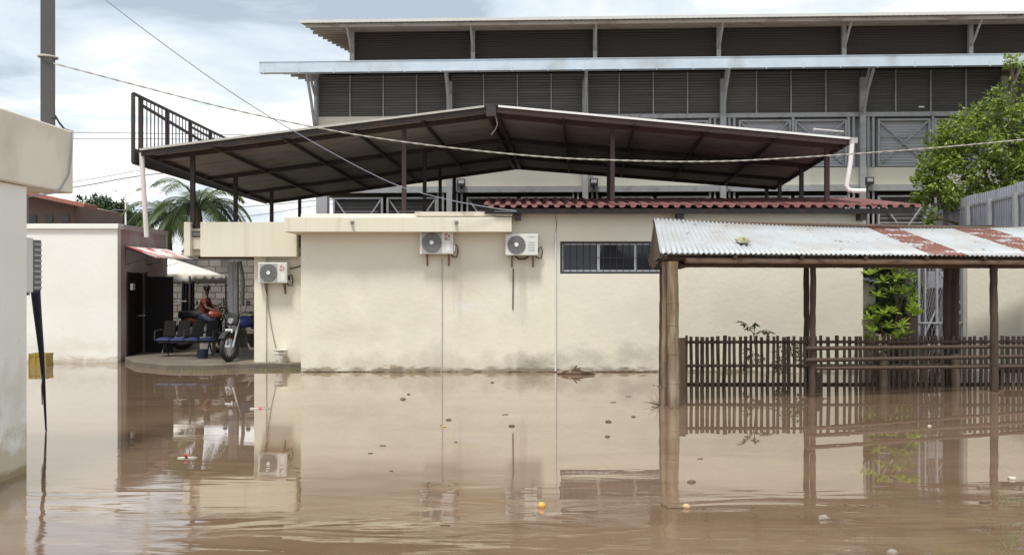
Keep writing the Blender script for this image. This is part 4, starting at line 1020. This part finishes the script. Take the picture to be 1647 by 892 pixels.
# street lamps
sl = thing('street_lamp', 'distant white double-armed street lamp above the white building', 'street lamp', (P(202,0,70).x,70,.08))
tp = P(202,312,70)
build('pole', MB().tube([(tp.x,70,.08),tp], [.09,.06], 8), whitetrim, sl, smooth=True)
build('arm', MB().tube([tp,P(181,306,70)], .045, 6), whitetrim, sl); build('arm', MB().tube([tp,P(222,305,71)], .045, 6), whitetrim, sl)
build('lamp_head', MB().beam(P(178,304.5,70),P(187,307,70),.3,.14), whitetrim, sl); build('lamp_head', MB().beam(P(219,306,71),P(228,303,71),.3,.14), acp, sl)

# ------------------------------------------------------------------ courtyard contents
bw = thing('block_wall', 'rough grey concrete block wall at the back of the courtyard', 'wall', (-9,31,.1))
by = 31.0; bx0 = up(225,by); proto = None; bwid, bh = .42, .215
build('mortar', MB().box(bx0,bx0+4.7,by+.03,by+.18,.1,.1+13*bh), mortar, bw)
r = random.Random(2)
for row in range(13):
    for k in range(11):
        x = bx0+k*bwid+(.21 if row % 2 else 0)+.2; z = .1+row*bh+.012
        if proto is None:
            proto = build('block', MB().box(x-.2,x+.2,by,by+.05,z,z+bh-.022), blockm, bw)
        else:
            c0 = Vector((x, by+.025+r.uniform(-.008,.008), z)); again(proto, c0, bw)
# steel column pair
cy_ = 23.6
o = thing('steel_column', 'pale grey double steel column in the courtyard opening', 'column', (up(374,cy_),cy_,.12))
build('web', MB().box(up(367,cy_),up(374.5,cy_),cy_,cy_+.12,.12,2.5), hallsheet, o); build('web', MB().box(up(375.5,cy_),up(382,cy_),cy_-.02,cy_+.12,.12,2.5), hallsteel, o)
o = build('downpipe', MB().tube([P(386,420,24.5),P(391,450,24.6),P(390,490,24.7)], .05, 8), hallsteel, None, smooth=True); tag(o, 'bent grey pipe behind the steel column in the courtyard', 'pipe')
# tent
tn = thing('market_tent', 'white pyramid tent with short valance inside the courtyard', 'tent', (-10.5,28.4,.12))
q0, q1, q2, q3 = Vector((-9.33,27,2.15)), Vector((-9.02,29.4,2.15)), Vector((-11.4,29.7,2.15)), Vector((-11.7,27.3,2.15)); apx = Vector((-10.5,28.4,2.72))
m = MB()
for a_, b__ in ((q0,q1),(q1,q2),(q2,q3),(q3,q0)):
    rows = 5; k0 = len(m.v)
    for i in range(rows+1):
        for j in range(7):
            p = a_.lerp(b__, j/6).lerp(apx, i/rows); p.z -= .07*math.sin(PI*i/rows)*math.sin(PI*j/6); m.v.append(tuple(p))
    for i in range(rows):
        for j in range(6): m.f.append((k0+i*7+j,k0+i*7+j+1,k0+(i+1)*7+j+1,k0+(i+1)*7+j))
solid(build('canopy_cloth', m, clothw, tn, smooth=True), .006)
m = MB()
for a_, b__ in ((q0,q1),(q1,q2),(q2,q3),(q3,q0)):
    k0 = len(m.v); nrm = (b__-a_).cross(Vector((0,0,1))).normalized()
    for i in range(3):
        for j in range(15):
            p = a_.lerp(b__, j/14)+nrm*(.03*i*math.sin(j*1.9)*.6); p.z -= .12*i+.012*math.sin(j*2.7)*i; m.v.append(tuple(p))
    for i in range(2):
        for j in range(14): m.f.append((k0+i*15+j,k0+i*15+j+1,k0+(i+1)*15+j+1,k0+(i+1)*15+j))
solid(build('valance', m, mat('grey_white_cloth',(.58,.55,.50),.8,.06), tn, smooth=True), .006)
for q in (q0,q1,q2,q3): build('leg', MB().tube([(q.x,q.y,.12),(q.x,q.y,2.14)], .03, 8), greypole, tn, smooth=True)
solid(build('side_curtain', corr((q0.x-.28,27.03,.5),(q0.x+.1,27.1,.5),(q0.x-.24,27.03,1.98),(q0.x+.1,27.1,1.98),4,.03), mat('black_cloth',(.015,.015,.02),.9,.1), tn), .01)
# waiting bench with blue seats
bz = .12
ch = thing('seat_row', 'row of four joined waiting seats with blue cushions in the courtyard', 'bench', (up(295,23.6),23.6,bz))
sx0 = up(252,23.3)
build('seat_beam', MB().beam((sx0,23.45,bz+.36),(sx0+1.42,23.45,bz+.36),.06,.05), ironm, ch)
for k in range(4):
    x = sx0+.17+k*.36
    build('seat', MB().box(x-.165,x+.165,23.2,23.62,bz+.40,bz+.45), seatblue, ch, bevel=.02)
    build('backrest', MB().beam((x,23.66,bz+.48),(x,23.80,bz+.88),.30,.035,(0,1,0)), doorm, ch, bevel=.015)
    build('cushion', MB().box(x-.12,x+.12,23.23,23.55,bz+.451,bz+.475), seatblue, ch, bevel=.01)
for x in (sx0-.02, sx0+.71, sx0+1.44):
    build('armrest', MB().tube([(x,23.22,bz+.42),(x,23.22,bz+.64),(x,23.72,bz+.66)], .016, 6), ironm, ch, smooth=True)
for x in (sx0+.15, sx0+1.27):
    build('leg', MB().tube([(x,23.2,bz),(x,23.45,bz+.34),(x,23.7,bz)], .018, 6), ironm, ch, smooth=True)
# motorcycles (built facing -Y, front wheel at local y = -.62)
def motorcycle(label, paint, loc, rz, group):
    t = thing('motorcycle', label, 'motorcycle', loc, rz, group, local=True)
    for y in (-.64,.62):
        w_ = build('wheel', MB().ring((0,y,.31),(1,0,0),.265,.05,28,8), black, t, smooth=True)
        build('rim', MB().ring((0,y,.31),(1,0,0),.205,.018,24,6), rustm, w_, smooth=True)
        s_ = MB()
        for k in range(12): a_ = PI*k/6; s_.tube([(0,y,.31),(0,y+.2*math.cos(a_),.31+.2*math.sin(a_))], .005, 4)
        s_.disc((0,y,.31),(1,0,0),.05,12,.1); build('spokes', s_, chrome, w_)
    for sx in (-.09,.09): build('fork', MB().tube([(sx,-.64,.31),(sx,-.40,.88)], .022, 8), acp, t, smooth=True)
    m = MB(); pts = []
    for k in range(9):
        a_ = R(35+k*14); pts.append((0,-.64+.345*math.cos(PI-a_) ,.31+.345*math.sin(a_)))
    for a_, b__ in zip(pts[:-1], pts[1:]): m.beam(a_, b__, .13, .02)
    build('front_fender', m, black, t)
    build('tank', MB().blob((0,-.08,.83),.15,.27,.14,12,8,0), paint, t, smooth=True)
    build('side_panel', MB().blob((0,.42,.72),.12,.24,.10,10,6,0), paint, t, smooth=True)
    build('seat', MB().tube([(0,.08,.86),(0,.3,.84),(0,.72,.88)], [.09,.13,.09], 10), black, t, smooth=True)
    build('engine', MB().box(-.13,.13,-.18,.18,.28,.56).tube([(0,-.1,.5),(0,-.22,.72)], .09, 10), darksteel, t, bevel=.02)
    build('frame', MB().tube([(0,-.42,.9),(0,-.3,.62),(0,-.2,.3),(0,.25,.28),(0,.62,.31)], .025, 6).tube([(0,-.42,.88),(0,.1,.72),(0,.7,.8)], .025, 6), ironm, t, smooth=True)
    build('exhaust', MB().tube([(.1,-.15,.4),(.16,-.1,.24),(.17,.3,.24),(.18,.8,.36)], [.02,.025,.04,.045], 8), chrome, t, smooth=True)
    build('headlight', MB().tube([(0,-.5,.88),(0,-.6,.87)], [.05,.06], 14), acp, t, smooth=True)
    build('fairing', MB().beam((0,-.54,.78),(0,-.46,1.02),.26,.1,(0,1,0)), black, t, bevel=.03)
    build('number_plate', MB().box(-.09,.09,-.655,-.645,.62,.70), whitetrim, t)
    hb = build('handlebar', MB().tube([(-.36,-.28,1.02),(-.2,-.38,1.04),(0,-.42,.98),(.2,-.38,1.04),(.36,-.28,1.02)], .015, 7), ironm, t, smooth=True)
    for sx in (-1,1):
        build('grip', MB().tube([(sx*.28,-.33,1.035),(sx*.38,-.27,1.02)], .025, 8), black, hb, smooth=True)
        mi_ = build('mirror', MB().tube([(sx*.2,-.38,1.04),(sx*.27,-.36,1.22)], .008, 5).disc((sx*.29,-.37,1.25),(0,1,.1),.055,12,.02), ironm, t, smooth=True)
    t.scale = (1.1,1.1,1.1)
    return t
motorcycle('blue and black motorcycle parked nose-out against the annex corner', bluep, (-6.44,22.62,.12), R(-18), 'motorcycles in the courtyard')
motorcycle('orange motorcycle with a rider behind the row of seats', orangep, (up(335,26.0),26.0,.12), R(108), 'motorcycles in the courtyard')
# person on the orange motorcycle
pc = Vector((up(326,26.0), 26.0, .12))
def skinned(name, verts, edges, radii, m_, parent, sub=1):
    me = bpy.data.meshes.new(name); me.from_pydata([tuple(v) for v in verts], edges, []); o = bpy.data.objects.new(name, me); COL.objects.link(o)
    me.materials.append(m_); o.parent = parent; WL[o.name] = WL[parent.name]
    o.modifiers.new('skin', 'SKIN'); 
    for i, rr in enumerate(radii): me.skin_vertices[0].data[i].radius = (rr, rr)
    me.skin_vertices[0].data[0].use_root = True
    s_ = o.modifiers.new('sub', 'SUBSURF'); s_.levels = sub; s_.render_levels = sub
    for p_ in me.polygons: p_.use_smooth = True
    return o
pe = thing('person', 'person in orange-red shirt sitting astride the orange motorcycle', 'person', pc, local=True)
WL[pe.name] = Vector((0,0,0))
# local frame: facing +X (towards the handlebar), seat at z .82
V = [(0,0,.90),(.02,0,1.05),(.05,0,1.22),(.08,0,1.38),(.10,0,1.46),(.12,0,1.54),(.13,0,1.66)]
E = [(i,i+1) for i in range(6)]; Rr = [.13,.125,.14,.12,.05,.055,.085]
def chain(start, pts, rr):
    i0 = start
    for p_, q_ in zip(pts, rr):
        V.append(p_); Rr.append(q_); E.append((i0, len(V)-1)); i0 = len(V)-1
    return i0
for sg in (-1,1):
    hip = chain(0, [(.05,sg*.13,.86),(.40,sg*.2,.78),(.42,sg*.2,.40),(.38,sg*.2,.09),(.55,sg*.2,.05)], [.09,.075,.055,.04,.035])
    hand = chain(3, [(.08,sg*.18,1.36),(.18,sg*.27,1.14),(.40,sg*.27,1.08),(.46,sg*.27,1.07)], [.055,.042,.034,.03])
    for q, fl in enumerate((.05,.06,.058,.045)):
        chain(hand, [(.49,sg*(.245+.016*q),1.085),(.49+fl,sg*(.245+.016*q),1.07),(.50+fl,sg*(.245+.016*q),1.04)], [.009,.008,.007])
    chain(hand, [(.47,sg*.235,1.06),(.50,sg*.22,1.05)], [.010,.008])
skinned('body', V, E, Rr, skinm, pe)
# shirt, trousers, hair as clothing over the body
V2 = [(0,0,.93),(.02,0,1.05),(.05,0,1.22),(.08,0,1.38),(.08,.185,1.365),(.14,.24,1.22),(.08,-.185,1.365),(.14,-.24,1.22)]
skinned('shirt', V2, [(0,1),(1,2),(2,3),(3,4),(4,5),(3,6),(6,7)], [.155,.145,.16,.13,.07,.065,.07,.065], shirtm, pe)
V3 = [(0,0,.88)]; E3 = []; R3 = [.15]
for sg in (-1,1):
    k = len(V3); V3 += [(.05,sg*.13,.86),(.40,sg*.2,.78),(.42,sg*.2,.42),(.39,sg*.2,.14)]; R3 += [.105,.09,.07,.06]; E3 += [(0,k),(k,k+1),(k+1,k+2),(k+2,k+3)]
skinned('trousers', V3, E3, R3, trousm, pe)
m = MB().blob((.115,0,1.70),.10,.095,.10,12,8,.04); build('hair', m, hairm, pe, smooth=True)
m = MB().blob((.215,0,1.645),.015,.012,.018,6,4,0); build('nose', m, skinm, pe, smooth=True)
for sg in (-1,1):
    build('eye', MB().blob((.205,sg*.032,1.672),.008,.012,.007,6,4,0), black, pe); build('ear', MB().blob((.13,sg*.09,1.655),.018,.01,.03,6,4,0), skinm, pe, smooth=True)
build('mouth', MB().blob((.205,0,1.612),.006,.022,.005,6,4,0), redsteel, pe)
# potted greenery by the block wall
o = build('shrub', crown([(P(335,500,29),.38,.6),(P(348,508,28.8),.3,.6),(P(320,515,29),.3,.8)], 900, .16,.05, random.Random(4)), leaf_dull); tag(o, 'green shrub against the block wall behind the motorcycles', 'shrub')
o = build('crate', MB().box(up(337,24.3)-.22,up(337,24.3)+.1,24.2,24.5,.12,.62), mat('pale_carton',(.45,.42,.38),.8,.1)); tag(o, 'pale box at the right end of the seat row', 'box')
# leaning beam
o = build('metal_rail', MB().tube([P(270,485,26.9),P(300,484,26.9)], .02, 6).tube([P(270,512,26.9),P(300,511,26.9)], .02, 6).tube([P(272,485,26.9),P(272,560,26.9)], .02, 6), whitetrim, None, smooth=True); tag(o, 'white metal railing behind the open black door', 'railing')
# yellow crate in the water
cx_ = P(66,0,22.2).x
yc = thing('plastic_crate', 'yellow plastic crate half under water before the white building', 'crate', (cx_,22.2,0))
m = MB().box(cx_-.22,cx_+.2,22.05,22.4,-.1,-.07)
m.box(cx_-.215,cx_+.195,22.06,22.39,-.06,.27)
for z in (.0,.24): m.box(cx_-.22,cx_+.2,22.05,22.07,z,z+.06).box(cx_-.22,cx_+.2,22.38,22.4,z,z+.06).box(cx_-.22,cx_-.2,22.071,22.379,z,z+.06).box(cx_+.18,cx_+.2,22.071,22.379,z,z+.06)
build('body', m, yellowm, yc)
m = MB()
for q in (-.22,-.08,.06,.17): m.box(cx_+q,cx_+q+.03,22.04,22.049,-.1,.3)
build('upright', m, yellowm, yc)
build('filling', MB().box(cx_-.19,cx_+.17,22.08,22.37,-.06,.22), mat('brown_filling',(.12,.08,.03),.9,.2,9), yc)

# ------------------------------------------------------------------ cables
def wire(name, label, pts, r, mt, n=6, twist=False, tot=90):
    # smooth curve through the points
    P_ = [Vector(p) for p in pts]; out = []
    for i in range(len(P_)-1):
        p0 = P_[max(i-1,0)]; p1 = P_[i]; p2 = P_[i+1]; p3 = P_[min(i+2,len(P_)-1)]
        k = max(4, tot//(len(P_)-1))
        for j in range(k):
            t = j/k; out.append(.5*((2*p1)+(p2-p0)*t+(2*p0-5*p1+4*p2-p3)*t*t+(3*p1-p0-3*p2+p3)*t**3))
    out.append(P_[-1]); m = MB()
    if twist:
        L_ = 0; acc = [0]
        for a_, b__ in zip(out[:-1], out[1:]): L_ += (b__-a_).length; acc.append(L_)
        for ph in (0, PI):
            qs = []
            for p_, l_ in zip(out, acc):
                a_ = l_/.30*2*PI/1.0+ph; qs.append(p_+Vector((0,math.cos(a_),math.sin(a_)))*r*.8)
            m.tube(qs, r, n)
    else: m.tube(out, r, n)
    o = build(name, m, mt, None, smooth=True); return tag(o, label, 'cable')
yy = lambda u: 10.75+ (13.0-10.75)*(u-88)/1560
wire('twisted_cable', 'thick pale twisted cable sagging from the dark pole across the whole view', [P(u,v,yy(u)) for u,v in ((86,102),(215,136),(360,173),(513,206),(640,227),(783,244),(900,254),(1000,258),(1100,260),(1200,258),(1350,249),(1500,238),(1660,223),(1900,196))], .006, ropem, 6, True, 1300)
wire('wire', 'thin grey wire crossing from the upper left down to the red roof', [P(110,-60,16),P(170,0,16.2),P(345,130,17),P(476,213,18),P(620,290,19.2),P(708,318,20),P(790,334,20.3),P(831,339,20.4)], .009, mat('blue_grey_wire',(.30,.32,.40),.6), 5)
o = build('cable_end', MB().tube([P(795,341,20.35),P(831,341,20.35)], .03, 6), black, None, smooth=True); tag(o, 'short black cable sleeve at the left tip of the red roof', 'cable')
wire('power_line', 'upper of the two level power lines left of the barred screen', [P(-60,212,50),P(120,213,50),P(330,216,50),P(520,220,50)], .018, wirem, 4)
wire('power_line', 'lower of the two level power lines left of the barred screen', [P(-60,223,50),P(120,223,50),P(330,224,50),P(520,226,50)], .018, wirem, 4)
wire('power_line', 'dark power line rising from the slab corner towards the canopy', [P(-60,325,45),P(120,301,45),P(240,281,45),P(440,262,45)], .024, wirem, 4)
wire('power_line', 'thin faint power line rising above the darker rising line', [P(-60,312,45),P(120,292,45),P(240,272,45),P(440,250,45)], .014, wirem, 4)
wire('power_line', 'power line low behind the canopy posts left of the hall', [P(180,338,60),P(380,333,60),P(515,322,60),P(600,318,60)], .025, wirem, 4)
wire('power_line', 'sloping power line beneath the low one behind the canopy posts', [P(380,350,60),P(440,342,60),P(515,330,60),P(600,322,60)], .02, wirem, 4)

# ------------------------------------------------------------------ floating things
def wat(u, v): y = CH*F/(v-446); return Vector(((u-823.5)/F*y, y, 0))
p = wat(871,815); fr_ = thing('orange_fruit', 'round orange fruit floating in the middle foreground', 'fruit', p)
build('skin', MB().blob(p+Vector((0,0,.015)),.036,.036,.034,16,10,.01), orangem, fr_, smooth=True)
build('stalk', MB().tube([p+Vector((0,0,.045)),p+Vector((.003,0,.054))], .004, 6), barkm, fr_)
p = wat(1104,816); o = build('fruit', MB().blob(p+Vector((0,0,.01)),.036,.034,.028,12,8,.05), mat('pale_orange_skin',(.50,.36,.20),.6,.2,14), None, smooth=True); tag(o, 'dull pale orange fruit floating beside a stick below the thick post', 'fruit')
st_list = [(1325,834,.055,'dark grey rounded stone breaking the water in the right foreground'),(1436,889,.045,'pale stone at the bottom edge of the view'),(1112,775,.04,'small dark debris lump floating below the shelter\'s thick post'),
 (648,642,.05,'small dark lump floating left of centre near the wall'),(722,675,.04,'brown floating scrap, upper one below the emblem air conditioner'),(714,686,.035,'yellowish floating scrap, lower one below the emblem air conditioner'),
 (823,685,.04,'brown floating lump in line with the short black drain pipe'),(978,678,.045,'dark rounded lump floating right of centre'),(1019,670,.035,'brown lump floating nearest the thick bamboo post'),(977,702,.035,'small lump floating just below the dark rounded lump'),
 (1348,717,.035,'small lump floating below the shelter between its posts'),(1495,685,.03,'pale small lump floating in front of the lattice gate'),(1628,770,.045,'pale scrap floating at the right edge'),(1584,808,.05,'dark lump in weeds at the right'),(657,634,.03,'thin scrap floating beside the leftmost dark lump'),
 (792,615,.035,'small lump close to the wall under the sooty patch'),(1440,888,.02,'tiny pebble beside the pale stone at the bottom edge')]
r = random.Random(21)
for u, v, s_, lab in st_list:
    p = wat(u,v); m_ = stonem if 'stone' in lab else (mat('yellow_scrap',(.45,.35,.15),.7) if 'yellow' in lab else (mat('pale_scrap',(.5,.45,.36),.8) if 'pale' in lab else debris_m))
    o = build('stone' if 'stone' in lab or 'pebble' in lab else 'debris', MB().blob(p+Vector((0,0,.1*s_)), s_, s_*.8, s_*.55, 10, 6, .22, r), m_, None, smooth=True); tag(o, lab, 'stone' if 'stone' in lab or 'pebble' in lab else 'debris')
m = MB()
for k in range(18):
    v = 620+abs(r.gauss(0,1))*110; 
    if v > 880: continue
    u = r.uniform(500,1640); p = wat(u,v); a_ = r.uniform(-.5,.5); l_ = r.uniform(.015,.05)
    m.beam(p-Vector((math.cos(a_)*l_,math.sin(a_)*l_,-.002)), p+Vector((math.cos(a_)*l_,math.sin(a_)*l_,.004)), .012, .01)
o = build('leaf_litter', m, debris_m); tag(o, 'scattered tiny leaves and twigs floating on the brown water', 'litter'); o['kind'] = 'stuff'
# clutter in the courtyard
pp_ = P(328,570,23.0); o = build('bucket', MB().tube([(pp_.x,22.9,.12),(pp_.x,22.9,.34)], [.12,.14], 14), mat('dark_blue_plastic',(.015,.025,.05),.6), None, smooth=True); tag(o, 'dark blue bucket at the right end of the joined seats', 'bucket')
pp_ = P(345,560,24.6); tb = thing('motor_scooter', 'dark scooter parked behind the blue seats, mostly hidden', 'scooter', (pp_.x,24.6,.12))
build('wheel', MB().ring((pp_.x+.1,24.6,.40),(0.5,1,0),.23,.05,20,6), black, tb, smooth=True)
build('body', MB().blob((pp_.x-.4,24.7,.62),.45,.18,.22,12,8,.05), ironm, tb, smooth=True)
build('handlebar', MB().tube([(pp_.x-.05,24.4,1.05),(pp_.x-.02,24.6,1.0),(pp_.x-.05,24.8,1.05)], .015, 6).tube([(pp_.x-.02,24.6,1.0),(pp_.x+.1,24.6,.4)], .03, 6), ironm, tb, smooth=True)
# wet scraps gathered along the waterline of the long wall and round the posts
m = MB()
for k in range(240):
    x = r.choice([r.uniform(-4.6,3.2), r.gauss(1.3,.5), r.gauss(-3.9,.5), r.gauss(2.4,.3)])
    if x < -4.65 or x > 3.4: continue
    y = WY-.02-abs(r.gauss(0,.06)); a_ = r.uniform(-.6,.6); l_ = r.uniform(.015,.07); z = .004
    m.beam((x-math.cos(a_)*l_,y-math.sin(a_)*l_,z),(x+math.cos(a_)*l_,y+math.sin(a_)*l_*.4,z+r.uniform(0,.02)), r.uniform(.008,.022), .012)
for (px_,py_) in ((2.56,15.1),(2.93,18.2),(5.3,16.3),(8.9,17.2)):
    for k in range(10):
        a_ = r.uniform(0,6.3); q_ = r.uniform(.1,.3); l_ = r.uniform(.015,.05)
        m.beam((px_+math.cos(a_)*q_-l_,py_+math.sin(a_)*q_,.004),(px_+math.cos(a_)*q_+l_,py_+math.sin(a_)*q_+.01,.006), .015, .01)
o = build('leaf_litter', m, debris_m); tag(o, 'dark wet scraps gathered along the foot of the long cream wall', 'litter'); o['kind'] = 'stuff'
# log at the wall
p0 = P(896,603,20.45); lg = thing('driftwood', 'broken piece of bark driftwood floating at the wall below the window', 'driftwood', (p0.x+.4,20.3,0))
build('log', MB().tube([(p0.x,20.3,.03),(p0.x+.25,20.27,.05),(p0.x+.55,20.3,.04),(p0.x+.82,20.33,.02)], [.03,.07,.065,.03], 8), mat('bleached_bark',(.30,.22,.16),.9,.35,14), lg, smooth=True)
for a_, b__ in (((.1,.06),(.5,.13)),((.35,.12),(.62,.05)),((.3,.05),(.42,.19)),((.5,.06),(.8,.05))):
    build('bark_strip', MB().beam((p0.x+a_[0],20.22,a_[1]),(p0.x+b__[0],20.25,b__[1]),.03,.03), barkm, lg)
bottlem = mat('dull_clear_plastic', (.22,.19,.155), .25, .1, 20)
p = wat(300,736); o = thing('plastic_bottle', 'small bottle with pinkish red cap floating below the courtyard, nearer the camera', 'bottle', p, group='bottles floating')
build('body', MB().tube([p+Vector((-.10,.0,-.008)),p+Vector((.08,.02,-.006)),p+Vector((.12,.02,.0))], [.024,.026,.012], 10), bottlem, o, smooth=True); build('cap', MB().blob(p+Vector((.0,-.03,.035)),.022,.02,.022,8,6,.1), redp, o, smooth=True)
p = wat(418,657); o = thing('plastic_bottle', 'clear flat bottle with red label floating in front of the annex wall', 'bottle', p, group='bottles floating')
build('body', MB().tube([p+Vector((-.16,.0,-.006)),p+Vector((.08,.02,-.004)),p+Vector((.14,.02,.0)),p+Vector((.17,.02,.0))], [.028,.03,.016,.011], 10), bottlem, o, smooth=True); build('label', MB().tube([p+Vector((-.02,.01,-.004)),p+Vector((.03,.016,-.004))], .031, 10), redp, o, smooth=True)
# stick lying by the pale fruit and twigs at the post foot
o = build('stick', MB().tube([wat(1062,812)+Vector((0,0,.02)),wat(1075,817)+Vector((0,0,.004)),wat(1098,817)+Vector((0,0,.006))], .006, 5), debris_m, None, smooth=True); tag(o, 'thin dark stick floating beside the pale orange fruit', 'stick')
m = MB(); b0 = wat(1062,652)
for k in range(9):
    a_ = r.uniform(PI*.55,PI*1.25); l_ = r.uniform(.15,.32); m.tube([b0, b0+Vector((math.cos(a_)*l_,r.uniform(-.1,.1),abs(math.sin(a_))*l_*.7+.02))], [.006,.002], 5)
o = build('twigs', m, slatm); tag(o, 'bunch of bare twigs at the foot of the thick bamboo post', 'twigs')
m = MB()
for k in range(110):
    u = r.gauss(1632,22); v = r.choice([r.uniform(800,812), r.gauss(862,14), r.gauss(880,8)]);
    if v < 800 or u < 1545: continue
    p = wat(u,v); d = Vector((r.uniform(-.6,.6), r.uniform(-.3,.3), r.uniform(.25,1))); leaf(m, p-Vector((0,0,.02)), d, Vector((0,-1,0)), r.uniform(.04,.12), .006, 0)
o = build('grass', m, grassm); tag(o, 'drowned grass tufts at the lower right edge', 'grass'); o['kind'] = 'stuff'
